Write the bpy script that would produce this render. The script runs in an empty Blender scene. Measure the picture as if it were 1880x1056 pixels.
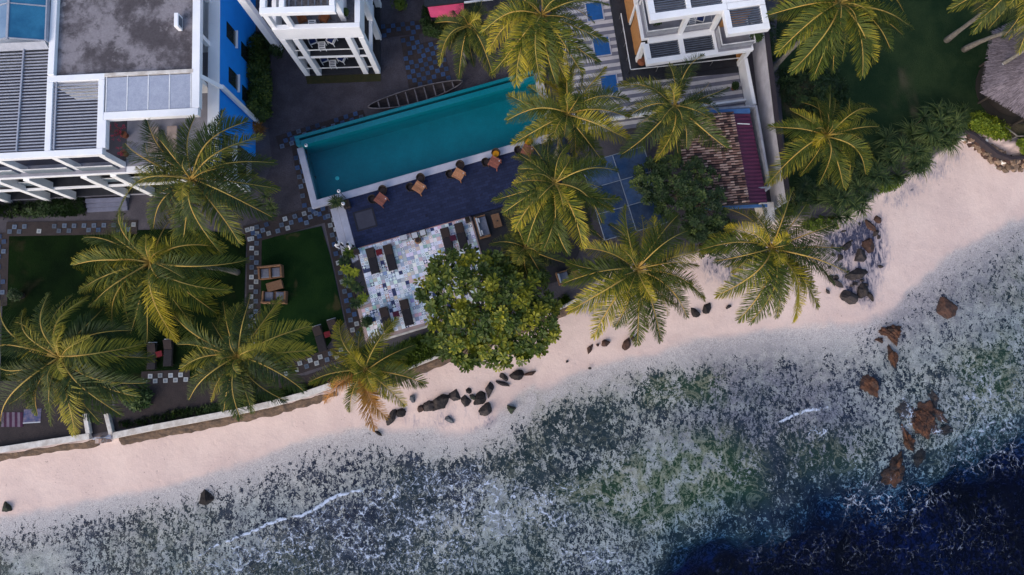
import bpy, bmesh, math, random
import numpy as np
from mathutils import Vector, Matrix, Euler, noise as mnoise

random.seed(7); rng = np.random.default_rng(7)
PI = math.pi; R_ = math.radians
SC = bpy.context.scene
COL = SC.collection

# ------------------------------------------------------------------ camera, sky, sun, exposure
F = 1280.0; CX, CY = 940.0, 528.0; CAMZ = 53.6
G = 1.6                                     # garden level above the sea
_n = Vector((15, -162, -1280)).normalized() # straight down, seen by the camera
_z = -_n; _x = (Vector((1, 0, 0)) - _z * _z.x).normalized(); _y = _z.cross(_x)
ROT = Matrix((_x, _y, _z))
cam = bpy.data.cameras.new('camera'); cam.sensor_fit = 'HORIZONTAL'; cam.sensor_width = 36
cam.lens = F / 1880 * 36; cam.clip_start = 0.5; cam.clip_end = 3000
camo = bpy.data.objects.new('camera', cam); COL.objects.link(camo)
camo.matrix_world = Matrix.Translation((0, 0, CAMZ)) @ ROT.to_4x4()
SC.camera = camo

SUN_EL, SUN_AZ = 34, 222                    # degrees, azimuth clockwise from +Y: low-left, over the sea
w = bpy.data.worlds.new('World'); SC.world = w; w.use_nodes = True
nt = w.node_tree; nt.nodes.clear()
sky = nt.nodes.new('ShaderNodeTexSky'); sky.sky_type = 'NISHITA'; sky.sun_disc = False
sky.sun_elevation = R_(SUN_EL); sky.sun_rotation = R_(SUN_AZ); sky.air_density = 1.0; sky.dust_density = 2.2
bg = nt.nodes.new('ShaderNodeBackground'); bg.inputs['Strength'].default_value = 0.15
wo = nt.nodes.new('ShaderNodeOutputWorld')
nt.links.new(sky.outputs[0], bg.inputs[0]); nt.links.new(bg.outputs[0], wo.inputs[0])
sl = bpy.data.lights.new('sun', 'SUN'); sl.energy = 0.75; sl.angle = R_(60); sl.color = (1.0, 0.84, 0.70)
so = bpy.data.objects.new('sun', sl); COL.objects.link(so); so.location = (-60, -60, 80)
_sd = Vector((math.sin(R_(SUN_AZ)) * math.cos(R_(SUN_EL)), math.cos(R_(SUN_AZ)) * math.cos(R_(SUN_EL)), math.sin(R_(SUN_EL))))
so.rotation_euler = _sd.to_track_quat('Z', 'Y').to_euler()
SC.view_settings.view_transform = 'Standard'; SC.view_settings.look = 'None'
SC.view_settings.exposure = 0.85; SC.view_settings.gamma = 1.0
SC.render.resolution_x = 1024; SC.render.resolution_y = 575
try: SC.cycles.transparent_max_bounces = 16
except Exception: pass

# ------------------------------------------------------------------ photo pixel + known height -> place
def P(px, py, z=G):
    v = ROT @ Vector(((px - CX) / F, -(py - CY) / F, -1))
    t = (z - CAMZ) / v.z
    return Vector((v.x * t, v.y * t, z))
ROTn = np.array(ROT)
def to_px(x, y, z):
    d = np.stack([x, y, z - CAMZ], -1) @ ROTn
    return CX - F * d[..., 0] / d[..., 2], CY + F * d[..., 1] / d[..., 2]

class Frame:
    """local axes of a building or terrace: s along its front, t away from it"""
    def __init__(self, a, b, z):
        A, B = P(*a, z), P(*b, z)
        self.o = A.copy(); self.u = (B - A); self.u.z = 0; self.u.normalize()
        self.v = Vector((-self.u.y, self.u.x, 0)); self.ang = math.atan2(self.u.y, self.u.x)
    def __call__(self, s, t, z=G):
        p = self.o + self.u * s + self.v * t
        return Vector((p.x, p.y, z))

T = Frame((657, 459), (862, 401), G)         # pool, deck and tile terrace

# ------------------------------------------------------------------ materials
MATS = {}
def _mat(name):
    m = bpy.data.materials.new(name); m.use_nodes = True; MATS[name] = m
    nt = m.node_tree; b = nt.nodes['Principled BSDF']
    return m, nt, b
def N(nt, kind, **kw):
    n = nt.nodes.new(kind)
    for k, v in kw.items(): setattr(n, k, v)
    return n
def mixc(nt, fac, a, b, mode='MIX'):
    n = N(nt, 'ShaderNodeMix', data_type='RGBA', blend_type=mode)
    for i, val in ((0, fac), (6, a), (7, b)):
        if hasattr(val, 'links') or hasattr(val, 'is_linked'): nt.links.new(val, n.inputs[i])
        elif i == 0: n.inputs[i].default_value = val
        else: n.inputs[i].default_value = (*val, 1) if len(val) == 3 else val
    return n.outputs[2]
def ramp(nt, src, a, b, lo=0.0, hi=1.0):
    n = N(nt, 'ShaderNodeMapRange', interpolation_type='SMOOTHSTEP')
    nt.links.new(src, n.inputs[0])
    for i, v in ((1, a), (2, b), (3, lo), (4, hi)):
        if hasattr(v, 'is_linked'): nt.links.new(v, n.inputs[i])
        else: n.inputs[i].default_value = v
    return n.outputs[0]
def mth(nt, op, a, b=None, c=None, clamp=False):
    n = N(nt, 'ShaderNodeMath', operation=op, use_clamp=clamp)
    for i, v in enumerate((a, b, c)):
        if v is None: continue
        if hasattr(v, 'is_linked'): nt.links.new(v, n.inputs[i])
        else: n.inputs[i].default_value = v
    return n.outputs[0]
def pos(nt):
    return N(nt, 'ShaderNodeNewGeometry').outputs['Position']
def tnoise(nt, vec, scale, detail=3, rough=0.55, dist=0.0):
    n = N(nt, 'ShaderNodeTexNoise'); n.inputs['Scale'].default_value = scale
    n.inputs['Detail'].default_value = detail; n.inputs['Roughness'].default_value = rough
    n.inputs['Distortion'].default_value = dist
    nt.links.new(vec, n.inputs['Vector']); return n.outputs[0]
def attr(nt, name):
    return N(nt, 'ShaderNodeAttribute', attribute_name=name).outputs['Fac']
def bump(nt, b, h, strength, dist=0.05):
    n = N(nt, 'ShaderNodeBump'); n.inputs['Strength'].default_value = strength; n.inputs['Distance'].default_value = dist
    nt.links.new(h, n.inputs['Height']); nt.links.new(n.outputs[0], b.inputs['Normal'])

def M(name, col, col2=None, rough=0.75, scale=2.0, amount=0.5, bmp=0.0, bscale=14, spec=0.3, metal=0.0, fine=0.12, randv=0.0):
    """painted / stone / wood surface: two tones blotched by noise, fine grain and a little relief"""
    if name in MATS: return MATS[name]
    m, nt, b = _mat(name)
    if col2 is None: col2 = tuple(c * 0.78 for c in col)
    p = pos(nt)
    n1 = tnoise(nt, p, scale, 5, 0.6)
    f = ramp(nt, n1, 0.5 - 0.22, 0.5 + 0.22, 0, amount * 2 if amount <= .5 else 1)
    c = mixc(nt, f, col, col2)
    n2 = tnoise(nt, p, bscale, 3, 0.7)
    c = mixc(nt, 1.0, c, mixc(nt, n2, (1 - fine * 2,) * 3, (1 + fine * 1.4,) * 3), 'MULTIPLY')
    if randv:
        oi = N(nt, 'ShaderNodeObjectInfo')
        rr = ramp(nt, oi.outputs['Random'], 0, 1, 1 - randv, 1 + randv)
        h = N(nt, 'ShaderNodeCombineColor'); 
        for i in range(3): nt.links.new(rr, h.inputs[i])
        c = mixc(nt, 1.0, c, h.outputs[0], 'MULTIPLY')
    nt.links.new(c, b.inputs['Base Color'])
    b.inputs['Roughness'].default_value = rough; b.inputs['Specular IOR Level'].default_value = spec
    b.inputs['Metallic'].default_value = metal
    if bmp: bump(nt, b, n2, bmp)
    return m

def foliage(name, dark, mid, light, trans=0.22, rough=0.55, randhue=0.0, spec=0.25, lightpos=0.62):
    """leaf surface: three tones by the leaf's own 'tint', some light through the blade"""
    m, nt, b = _mat(name)
    t = attr(nt, 'tint')
    if randhue:
        oi = N(nt, 'ShaderNodeObjectInfo')
        t = mth(nt, 'ADD', t, ramp(nt, oi.outputs['Random'], 0, 1, -randhue, randhue), clamp=True)
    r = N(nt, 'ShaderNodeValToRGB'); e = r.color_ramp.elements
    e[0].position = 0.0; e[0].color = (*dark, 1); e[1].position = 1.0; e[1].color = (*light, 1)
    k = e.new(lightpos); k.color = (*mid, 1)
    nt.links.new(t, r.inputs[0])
    nz = tnoise(nt, pos(nt), 6.0, 2)
    c = mixc(nt, 1.0, r.outputs[0], mixc(nt, nz, (.7,) * 3, (1.28,) * 3), 'MULTIPLY')
    nt.links.new(c, b.inputs['Base Color']); b.inputs['Roughness'].default_value = rough
    b.inputs['Specular IOR Level'].default_value = spec
    tr = N(nt, 'ShaderNodeBsdfTranslucent'); nt.links.new(c, tr.inputs[0])
    mx = N(nt, 'ShaderNodeMixShader'); mx.inputs[0].default_value = trans
    nt.links.new(b.outputs[0], mx.inputs[1]); nt.links.new(tr.outputs[0], mx.inputs[2])
    nt.links.new(mx.outputs[0], nt.nodes['Material Output'].inputs[0])
    return m

WHITE = M('white_paint', (.80, .81, .84), (.70, .71, .75), rough=.6, scale=.9, amount=.35, fine=.04)
WHITE_OLD = M('weathered_white_paint', (.66, .63, .60), (.36, .31, .27), rough=.8, scale=1.6, amount=.4, bmp=.3)
CONC = M('stained_roof_concrete', (.10, .092, .10), (.045, .04, .044), rough=.9, scale=.55, amount=.5, bmp=.4, bscale=5, fine=.3)
GREYFLOOR = M('grey_screed', (.28, .28, .33), (.22, .22, .26), rough=.8, scale=1.2)
DARKFLOOR = M('dark_and_shaded_floor', (.018, .02, .026), (.03, .032, .04), rough=.35, scale=2)  # dark floors, and painted shade on the hotel balconies
BLUEWALL = M('blue_paint', (.008, .27, .85), (.007, .24, .78), rough=.65, scale=.8, fine=.04)
GLASSDK = M('dark_window_glass', (.012, .018, .022), (.02, .03, .035), rough=.08, spec=.6)
WOODPANEL = M('orange_wood_cladding', (.48, .235, .085), (.37, .17, .06), rough=.55, scale=4)
SLAT = M('grey_louvre', (.34, .36, .43), (.27, .29, .35), rough=.5, scale=3)
SLATDK = M('dark_louvre', (.10, .12, .16), (.07, .08, .11), rough=.5, scale=3)
STEEL = M('brushed_steel', (.55, .56, .58), rough=.3, metal=.8, spec=.5)
WHITEMETAL = M('white_metal', (.75, .76, .78), rough=.4)
NAVYCUSH = M('navy_cushion', (.012, .03, .13), (.009, .022, .10), rough=.9, scale=9)
WICKERBR = M('brown_wicker', (.20, .075, .03), (.13, .045, .018), rough=.8, scale=14, bmp=.6, bscale=60)
WICKERDK = M('dark_wicker', (.05, .037, .032), (.03, .022, .019), rough=.8, scale=14, bmp=.6, bscale=60)
WICKERTAN = M('tan_wicker', (.23, .125, .07), (.16, .08, .045), rough=.8, scale=14, bmp=.6, bscale=60)
TEAK = M('teak_slats', (.40, .19, .095), (.28, .12, .06), rough=.6, scale=7, randv=.22)
TEAKDK = M('reddish_teak', (.26, .09, .06), (.18, .06, .045), rough=.6, scale=7, randv=.2)
CUSHGREY = M('grey_cushion', (.17, .18, .23), (.13, .14, .18), rough=.95, scale=6)
CUSHPALE = M('pale_cushion', (.45, .47, .52), rough=.95, scale=6)
MATTRESS = M('charcoal_mattress', (.022, .02, .026), (.014, .013, .017), rough=.95, scale=6)
MATTBROWN = M('brown_towel', (.032, .023, .024), (.024, .018, .019), rough=.95, scale=8)
MAROON = M('maroon_fabric', (.13, .008, .016), (.09, .006, .012), rough=.9, scale=8)
YELLOW = M('yellow_cushion', (.55, .24, .008), rough=.9)
SKIN = M('skin', (.16, .075, .045), rough=.6)
HAIR = M('black_hair', (.008, .007, .007), rough=.45)
SHIRT = M('white_shirt', (.78, .78, .80), (.68, .68, .72), rough=.9, scale=6)
TROUSER = M('dark_trousers', (.02, .022, .03), rough=.9)
POT = M('dark_pot', (.03, .026, .028), (.05, .035, .03), rough=.7)
TERRAPOT = M('terracotta_pot', (.22, .075, .04), rough=.8)
BARK = M('grey_bark', (.20, .185, .17), (.12, .105, .09), rough=.9, scale=5, bmp=.6, bscale=22)
BARKDK = M('brown_bark', (.09, .07, .055), (.05, .04, .03), rough=.9, scale=5, bmp=.6, bscale=22)
PALE_STONE = M('pale_stone_coping', (.42, .43, .52), (.35, .36, .44), rough=.7, scale=1.5, bmp=.15)
TEAL = M('teal_mosaic', (.0, .150, .20), (.0, .13, .175), rough=.3, scale=5, fine=.15, bscale=9, spec=.4)
BOATWOOD = M('weathered_boat_wood', (.115, .11, .13), (.055, .052, .06), rough=.85, scale=4, bmp=.5, bscale=25)
BOATDK = M('dark_boat_inside', (.022, .019, .024), (.013, .011, .013), rough=.9, scale=5)
PURPLE = M('purple_roof_sheet', (.105, .022, .062), (.075, .015, .045), rough=.6, scale=1.3, fine=.2)
BLUEGUT = M('blue_fascia', (.06, .15, .34), (.045, .11, .26), rough=.7, scale=2)
BLUEPOLY = M('blue_roof_sheet', (.008, .040, .12), (.055, .085, .16), rough=.5, scale=.7, fine=.35, bscale=5, randv=.35)
PINK = M('pink_awning', (.62, .07, .18), (.52, .05, .14), rough=.7, scale=2)
THATCH = M('grey_thatch', (.19, .165, .195), (.12, .10, .12), rough=1, scale=2.4, bmp=1, bscale=9, fine=.25)
FOOTING = M('eroded_footing', (.16, .105, .07), (.07, .05, .04), rough=.95, scale=2.6, bmp=1, bscale=7, fine=.3)
BRICKEDGE = M('brick_edging', (.30, .15, .09), (.2, .1, .06), rough=.9, scale=3)
ROCKDK = M('dark_basalt', (.016, .014, .017), (.045, .036, .034), rough=.85, scale=2.2, bmp=.9, bscale=8, fine=.25, randv=.4)
ROCKGR = M('mossy_basalt', (.03, .045, .022), (.035, .03, .03), rough=.85, scale=3, bmp=.9, bscale=8, fine=.25)
ROCKBR = M('brown_sea_rock', (.105, .042, .020), (.010, .008, .010), rough=.75, scale=1.5, bmp=1, bscale=5, fine=.4)
ROCKRED = M('reddish_boulder', (.085, .042, .03), (.04, .025, .022), rough=.85, scale=2.2, bmp=.9, bscale=8, fine=.25)
SOIL = M('dark_soil', (.022, .018, .014), (.014, .012, .01), rough=1, scale=3, bmp=.6)
BOUNDW = M('boundary_wall_render', (.58, .57, .62), (.45, .44, .48), rough=.9, scale=1.2, bmp=.3)
BLACKROOF = M('black_roof', (.02, .022, .03), rough=.6)
MIDRIB = M('palm_midrib', (.42, .31, .07), (.42, .24, .05), rough=.6, scale=1.2, fine=.08)
MIDRIBDRY = M('dry_midrib', (.45, .21, .07), rough=.8)
FROND = foliage('palm_leaf', (.009, .022, .006), (.050, .075, .012), (.33, .28, .03), trans=.22, randhue=.2)
FRONDY = foliage('yellow_palm_leaf', (.014, .030, .005), (.076, .102, .011), (.45, .35, .025), trans=.28, randhue=.2)
FRONDDRY = foliage('dry_palm_leaf', (.20, .085, .02), (.38, .17, .03), (.5, .26, .05), trans=.2)
LEAF = foliage('tree_leaf', (.012, .027, .005), (.060, .095, .010), (.30, .28, .016), trans=.2, spec=.35)
LEAFDK = foliage('dark_leaf', (.010, .024, .008), (.035, .065, .015), (.13, .17, .03), trans=.15, spec=.35)
HEDGE = foliage('hedge_leaf', (.008, .020, .006), (.028, .058, .012), (.10, .13, .018), trans=.12)
SPIKE = foliage('strap_leaf', (.005, .014, .004), (.026, .050, .012), (.13, .16, .045), trans=.12)
LIME = foliage('lime_leaf', (.03, .06, .005), (.11, .16, .012), (.28, .3, .02), trans=.2)
FLOWER = foliage('magenta_flower', (.25, .01, .04), (.45, .03, .10), (.6, .12, .2), trans=.2)

# ------------------------------------------------------------------ object helpers
OFF = {}
def thing(name, label, cat, loc=(0, 0, 0), group=None):
    o = bpy.data.objects.new(name, None); COL.objects.link(o); o.location = loc; o.empty_display_size = .3
    o['label'] = label; o['category'] = cat
    if group: o['group'] = group
    OFF[o.name] = Vector(loc); return o
def tag(o, label, cat, group=None):
    o['label'] = label; o['category'] = cat
    if group: o['group'] = group
    return o
def raw(name, v, f, mat, parent=None, smooth=False, tint=None, kind=None):
    me = bpy.data.meshes.new(name)
    off = OFF.get(parent.name, Vector()) if parent else Vector()
    v = np.asarray(v, dtype=float).reshape(-1, 3) - np.array(off)
    me.from_pydata(v.tolist(), [], f)
    if isinstance(mat, (list, tuple)):
        for m in mat: me.materials.append(m)
    else: me.materials.append(mat)
    if tint is not None:
        a = me.attributes.new('tint', 'FLOAT', 'POINT'); a.data.foreach_set('value', np.asarray(tint, dtype=np.float32))
    if smooth: me.polygons.foreach_set('use_smooth', [True] * len(me.polygons))
    me.update()
    o = bpy.data.objects.new(name, me); COL.objects.link(o)
    if parent: o.parent = parent; OFF[o.name] = off
    else: OFF[o.name] = Vector()
    if kind: o['kind'] = kind
    return o

class MB:
    def __init__(s): s.v = []; s.f = []
    def add(s, v, f):
        n = len(s.v); s.v += [tuple(p) for p in v]; s.f += [tuple(i + n for i in q) for q in f]; return s
    def prism(s, pts, z0, z1):
        pts = [(p[0], p[1]) for p in pts]; n = len(pts)
        if sum(pts[i][0] * pts[(i + 1) % n][1] - pts[(i + 1) % n][0] * pts[i][1] for i in range(n)) < 0: pts = pts[::-1]
        v = [(x, y, z0) for x, y in pts] + [(x, y, z1) for x, y in pts]
        f = [tuple(range(n - 1, -1, -1)), tuple(range(n, 2 * n))] + [(i, (i + 1) % n, n + (i + 1) % n, n + i) for i in range(n)]
        return s.add(v, f)
    def bar(s, a, b, wd, h):
        """box whose top centre line runs a -> b"""
        a, b = Vector(a), Vector(b); d = b - a
        sd = Vector((-d.y, d.x, 0))
        sd = sd.normalized() * wd / 2 if sd.length > 1e-6 else Vector((wd / 2, 0, 0))
        dn = Vector((0, 0, -h))
        v = [a - sd + dn, a + sd + dn, b + sd + dn, b - sd + dn, a - sd, a + sd, b + sd, b - sd]
        return s.add(v, [(0, 1, 2, 3), (7, 6, 5, 4), (0, 4, 5, 1), (1, 5, 6, 2), (2, 6, 7, 3), (3, 7, 4, 0)])
    def box(s, c, sx, sy, sz, rz=0.0, taper=1.0):
        """bottom-centred box"""
        ca, sa = math.cos(rz), math.sin(rz); v = []
        for k, zz in ((1, 0), (taper, sz)):
            for dx, dy in ((-1, -1), (1, -1), (1, 1), (-1, 1)):
                x, y = dx * sx / 2 * k, dy * sy / 2 * k
                v.append((c[0] + x * ca - y * sa, c[1] + x * sa + y * ca, c[2] + zz))
        return s.add(v, [(3, 2, 1, 0), (4, 5, 6, 7), (0, 1, 5, 4), (1, 2, 6, 5), (2, 3, 7, 6), (3, 0, 4, 7)])
    def tube(s, pts, r, n=8, cap=True):
        pts = [Vector(p) for p in pts]; m = len(pts)
        rs = [r] * m if not hasattr(r, '__len__') else r
        ref = Vector((0, 0, 1)); base = len(s.v); v = []
        for i, p in enumerate(pts):
            t = (pts[min(i + 1, m - 1)] - pts[max(i - 1, 0)]).normalized()
            a = t.cross(ref)
            if a.length < .05: a = t.cross(Vector((1, 0, 0)))
            a.normalize(); b = t.cross(a)
            for k in range(n):
                q = 2 * PI * k / n; v.append(p + (a * math.cos(q) + b * math.sin(q)) * rs[i])
        f = [(i * n + k, (i + 1) * n + k, (i + 1) * n + (k + 1) % n, i * n + (k + 1) % n) for i in range(m - 1) for k in range(n)]
        if cap: f += [tuple(range(n)), tuple(range((m - 1) * n + n - 1, (m - 1) * n - 1, -1))]
        return s.add(v, f)
    def lathe(s, c, prof, n=14):
        v = []; f = []
        for r, z in prof:
            for k in range(n): v.append((c[0] + r * math.cos(2 * PI * k / n), c[1] + r * math.sin(2 * PI * k / n), c[2] + z))
        for i in range(len(prof) - 1):
            for k in range(n): f.append((i * n + k, i * n + (k + 1) % n, (i + 1) * n + (k + 1) % n, (i + 1) * n + k))
        f.append(tuple(range(n - 1, -1, -1))); f.append(tuple(range((len(prof) - 1) * n, len(prof) * n)))
        return s.add(v, f)
    def ribbon(s, pts, wd, z0, z1, side=0.5):
        """wall that follows a line: closed solid, mitred"""
        pts = [Vector((p[0], p[1], 0)) for p in pts]; m = len(pts); L = []; Rr = []
        for i in range(m):
            t = (pts[min(i + 1, m - 1)] - pts[max(i - 1, 0)]).normalized(); nn = Vector((-t.y, t.x, 0))
            L.append(pts[i] + nn * wd * side); Rr.append(pts[i] - nn * wd * (1 - side))
        v = []
        for i in range(m):
            for q, z in ((L[i], z0), (Rr[i], z0), (Rr[i], z1), (L[i], z1)): v.append((q.x, q.y, z))
        f = []
        for i in range(m - 1):
            for k in range(4): f.append((i * 4 + k, (i + 1) * 4 + k, (i + 1) * 4 + (k + 1) % 4, i * 4 + (k + 1) % 4)[::-1])
        f += [(0, 1, 2, 3), (m * 4 - 1, m * 4 - 2, m * 4 - 3, m * 4 - 4)]
        return s.add(v, f)
    def build(s, name, mat, parent=None, smooth=False, bevel=0.0, kind=None, tint=None):
        o = raw(name, s.v, s.f, mat, parent, smooth, tint, kind)
        if bevel:
            bv = o.modifiers.new('bevel', 'BEVEL'); bv.width = bevel; bv.segments = 2; bv.limit_method = 'ANGLE'
        return o
def part(name, mat, parent, fn, *a, smooth=False, bevel=0.0, **k):
    m = MB(); getattr(m, fn)(*a, **k); return m.build(name, mat, parent, smooth, bevel)
def copy_tree(o, loc, rz=0.0, parent=None, label=None, group=None):
    c = o.copy(); COL.objects.link(c); c.parent = parent
    if parent is None:
        c.location = loc; c.rotation_euler = (0, 0, rz)
        if label: c['label'] = label
        if group: c['group'] = group
    for ch in o.children: copy_tree(ch, None, 0, c)
    return c

def inpoly(px, py, poly):
    poly = np.asarray(poly, float); inside = np.zeros(px.shape, bool); n = len(poly)
    for i in range(n):
        x1, y1 = poly[i]; x2, y2 = poly[(i + 1) % n]
        c = ((y1 > py) != (y2 > py)) & (px < (x2 - x1) * (py - y1) / (y2 - y1 + 1e-12) + x1)
        inside ^= c
    return inside
def dline(px, py, pts):
    d = np.full(px.shape, 1e9)
    for (x1, y1), (x2, y2) in zip(pts[:-1], pts[1:]):
        vx, vy = x2 - x1, y2 - y1
        t = np.clip(((px - x1) * vx + (py - y1) * vy) / (vx * vx + vy * vy), 0, 1)
        d = np.minimum(d, np.hypot(px - x1 - t * vx, py - y1 - t * vy))
    return d
def sstep(x, a, b):
    t = np.clip((x - a) / (b - a), 0, 1); return t * t * (3 - 2 * t)
# ------------------------------------------------------------------ ground (garden, beach, sea bed) and sea
LANDLINE = [(-2500, 1150), (-60, 838), (0, 830), (160, 806), (330, 775), (480, 748), (590, 722), (700, 690), (800, 652), (900, 618),
            (1010, 575), (1060, 548), (1120, 500), (1200, 486), (1290, 462), (1345, 425), (1420, 405), (1500, 412), (1560, 385), (1640, 335), (1700, 292),
            (1762, 250), (1792, 256), (1830, 272), (1856, 282), (1880, 282), (1960, 270), (4500, -200)]
WATERLINE = [(-2500, 1400), (-60, 962), (0, 948), (150, 916), (300, 892), (420, 856), (540, 812), (650, 788), (760, 782), (850, 790), (900, 775), (930, 742),
             (985, 708), (1060, 680), (1180, 650), (1300, 618), (1400, 602), (1500, 600), (1580, 590), (1640, 562), (1690, 518), (1760, 458), (1880, 398), (4500, -700)]
DEEPLINE = [(-2500, 1700), (-60, 1240), (500, 1170), (900, 1120), (1180, 1056), (1250, 1000), (1330, 955), (1450, 930), (1560, 905), (1690, 890), (1770, 850), (1880, 800), (4500, 100)]
def region(line, px, py, low=6000):
    return inpoly(px, py, line + [(4500, low), (-2500, low)])

def axis(lo, hi, st, far):
    a = list(np.arange(lo, hi + 1e-6, st)); s = st; x = hi; b = []
    while x < far: s *= 1.7; x += s; b.append(x)
    s = st; x = lo; c = []
    while x > -far: s *= 1.7; x -= s; c.append(x)
    return np.array(c[::-1] + a + b)
def gridmesh(xs, ys, zf):
    X, Y = np.meshgrid(xs, ys); Z = zf(X, Y); nx, ny = len(xs), len(ys)
    v = np.stack([X, Y, Z], -1).reshape(-1, 3)
    i = np.arange(nx * ny).reshape(ny, nx)
    f = np.stack([i[:-1, :-1], i[:-1, 1:], i[1:, 1:], i[1:, :-1]], -1).reshape(-1, 4)
    return X, Y, v, f
def vnoise(X, Y, sc, seed=0):
    """smooth value noise on arrays"""
    r = np.random.default_rng(seed); T = r.random((64, 64)); x = X * sc + 1000; y = Y * sc + 1000
    xi = np.floor(x).astype(int); yi = np.floor(y).astype(int); fx = x - xi; fy = y - yi
    fx = fx * fx * (3 - 2 * fx); fy = fy * fy * (3 - 2 * fy); g = lambda a, b: T[a % 64, b % 64]
    return (g(xi, yi) * (1 - fx) + g(xi + 1, yi) * fx) * (1 - fy) + (g(xi, yi + 1) * (1 - fx) + g(xi + 1, yi + 1) * fx) * fy
def fbm(X, Y, sc, seed=0, o=4):
    return sum(vnoise(X, Y, sc * 2 ** k, seed + k) * .5 ** k for k in range(o)) / sum(.5 ** k for k in range(o))
def blob(px, py, poly, soft):
    ins = inpoly(px, py, poly); d = dline(px, py, list(poly) + [poly[0]])
    return sstep(np.where(ins, d, -d), -soft, soft)

gx = axis(-48, 48, .36, 600); gy = axis(-21, 37, .36, 600)
def ground_z(X, Y):
    px, py = to_px(X, Y, np.full(X.shape, .5))
    px = np.clip(px, -2400, 4400); py = np.clip(py, -3000, 5500)
    beach = region(LANDLINE, px, py); sea = region(WATERLINE, px, py); deep = region(DEEPLINE, px, py)
    wob = (fbm(X, Y, .16, 3) - .5) * 70 + (fbm(X, Y, .6, 13) - .5) * 40
    dl = dline(px, py, LANDLINE); dw = dline(px, py, WATERLINE); dd = dline(px, py, DEEPLINE)
    z = np.full(X.shape, G - .03)
    zb = .03 + .72 * np.clip(dw / (dw + dl + 1), 0, 1) + (fbm(X, Y, .5, 9) - .5) * .10 * sstep(dw, 5, 60)
    t = dw / (dw + dd + 1)
    zs = -(.03 + .16 * t + .0009 * np.minimum(dw, 120)) + (fbm(X, Y, .5, 5) - .5) * .16 * sstep(dw, 10, 120)
    dds = np.maximum(dd + wob * 2, 0)
    zdp = -(.9 + np.minimum(dds / 24.5 * .9, 4.4)) + (fbm(X, Y, .3, 21) - .5) * 2.2
    edge = sstep(np.where(deep, dd, -dd) + wob, -55, 100)
    zs = zs * (1 - edge) + zdp * edge
    k = sstep(dl, 0, 9)
    z = np.where(beach, (G - .03) * (1 - k) + zb * k, z)
    z = np.where(sea, zs, z)
    ps_, pt_ = (X - T.o.x) * T.u.x + (Y - T.o.y) * T.u.y, (X - T.o.x) * T.v.x + (Y - T.o.y) * T.v.y
    z = np.where((ps_ > -2.22) & (ps_ < 16.95) & (pt_ > 4.25) & (pt_ < 9.2), G - 1.7, z)      # dug out for the pool
    return z
X, Y, v, f = gridmesh(gx, gy, ground_z)
gpx, gpy = to_px(X, Y, np.zeros(X.shape)); gpx = np.clip(gpx, -2400, 4400); gpy = np.clip(gpy, -3000, 5500)
beach = region(LANDLINE, gpx, gpy); sea = region(WATERLINE, gpx, gpy); dW = dline(gpx, gpy, WATERLINE)
a_land = (1 - sstep(np.where(beach, dline(gpx, gpy, LANDLINE), -9), -2, 7))
sdw = np.where(sea, dW, -dW) + (fbm(X, Y, .25, 31) - .5) * 26 + (fbm(X, Y, 1.1, 33) - .5) * 22
a_sea = sstep(sdw, -5, 8)
a_far = sstep(sdw, 5, 90)
reef = .30 * sstep(sdw, 0, 14) + .70 * sstep(sdw, 14, 90)
reef = reef * (.60 + .38 * sstep(fbm(X, Y, .09, 40), .32, .66))
for poly, s, k in (([(0, 985), (420, 900), (640, 830), (760, 850), (560, 960), (300, 1056), (0, 1056)], 40, .72),
                   ([(960, 800), (1100, 790), (1150, 830), (1120, 880), (1000, 890)], 28, .82),
                   ([(1180, 690), (1320, 680), (1340, 740), (1240, 750), (1170, 730)], 24, .80),
                   ([(820, 900), (1000, 900), (1260, 940), (1240, 1056), (760, 1056)], 50, .74),
                   ([(1640, 700), (1760, 690), (1880, 620), (1880, 830), (1700, 880), (1630, 860)], 40, .74)):
    b = blob(gpx, gpy, poly, s); reef = reef * (1 - b) + k * b
for poly, s, k in (([(1560, 620), (1640, 560), (1880, 420), (1880, 600), (1700, 700), (1600, 690)], 40, .52),
                   ([(20, 1020), (110, 1000), (120, 1056), (20, 1056)], 20, .3),
                   ([(890, 870), (935, 880), (925, 1000), (885, 990)], 30, .45)):
    b = blob(gpx, gpy, poly, s); reef = reef * (1 - b) + k * b
ddp = dline(gpx, gpy, DEEPLINE) + (fbm(X, Y, .2, 91) - .5) * 90; dpi = region(DEEPLINE, gpx, gpy)
band = sstep(np.where(dpi, ddp, -ddp), -110, -10) * (1 - .9 * sstep(np.where(dpi, ddp, -ddp), 50, 150)); reef = np.maximum(reef, .93 * band)
reef = np.where(sdw > -6, reef, 0) * a_sea
stone = .9 * blob(gpx, gpy, [(1290, 660), (1420, 650), (1570, 690), (1600, 780), (1560, 870), (1420, 900), (1330, 830), (1240, 800), (1290, 740)], 60)
stone = np.maximum(stone, .55 * blob(gpx, gpy, [(1600, 560), (1880, 420), (1880, 560), (1640, 640)], 50))
algae = .95 * blob(gpx, gpy, [(1000, 900), (1120, 850), (1230, 800), (1330, 790), (1400, 840), (1410, 920), (1300, 950), (1200, 985), (1120, 960)], 45)
algae = np.maximum(algae, .8 * blob(gpx, gpy, [(1170, 690), (1320, 680), (1340, 745), (1180, 745)], 22))
algae = np.maximum(algae, .85 * blob(gpx, gpy, [(1740, 660), (1880, 600), (1880, 760), (1790, 760)], 45))
algae = np.maximum(algae, .6 * blob(gpx, gpy, [(1440, 800), (1620, 800), (1600, 880), (1460, 880)], 45))
algae = np.maximum(algae, .3 * blob(gpx, gpy, [(960, 720), (1180, 690), (1160, 860), (960, 830)], 40))
algae = np.maximum(algae, .34 * a_far * sstep(fbm(X, Y, .12, 55), .35, .65)) * a_sea
wet = np.zeros(X.shape)
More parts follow.
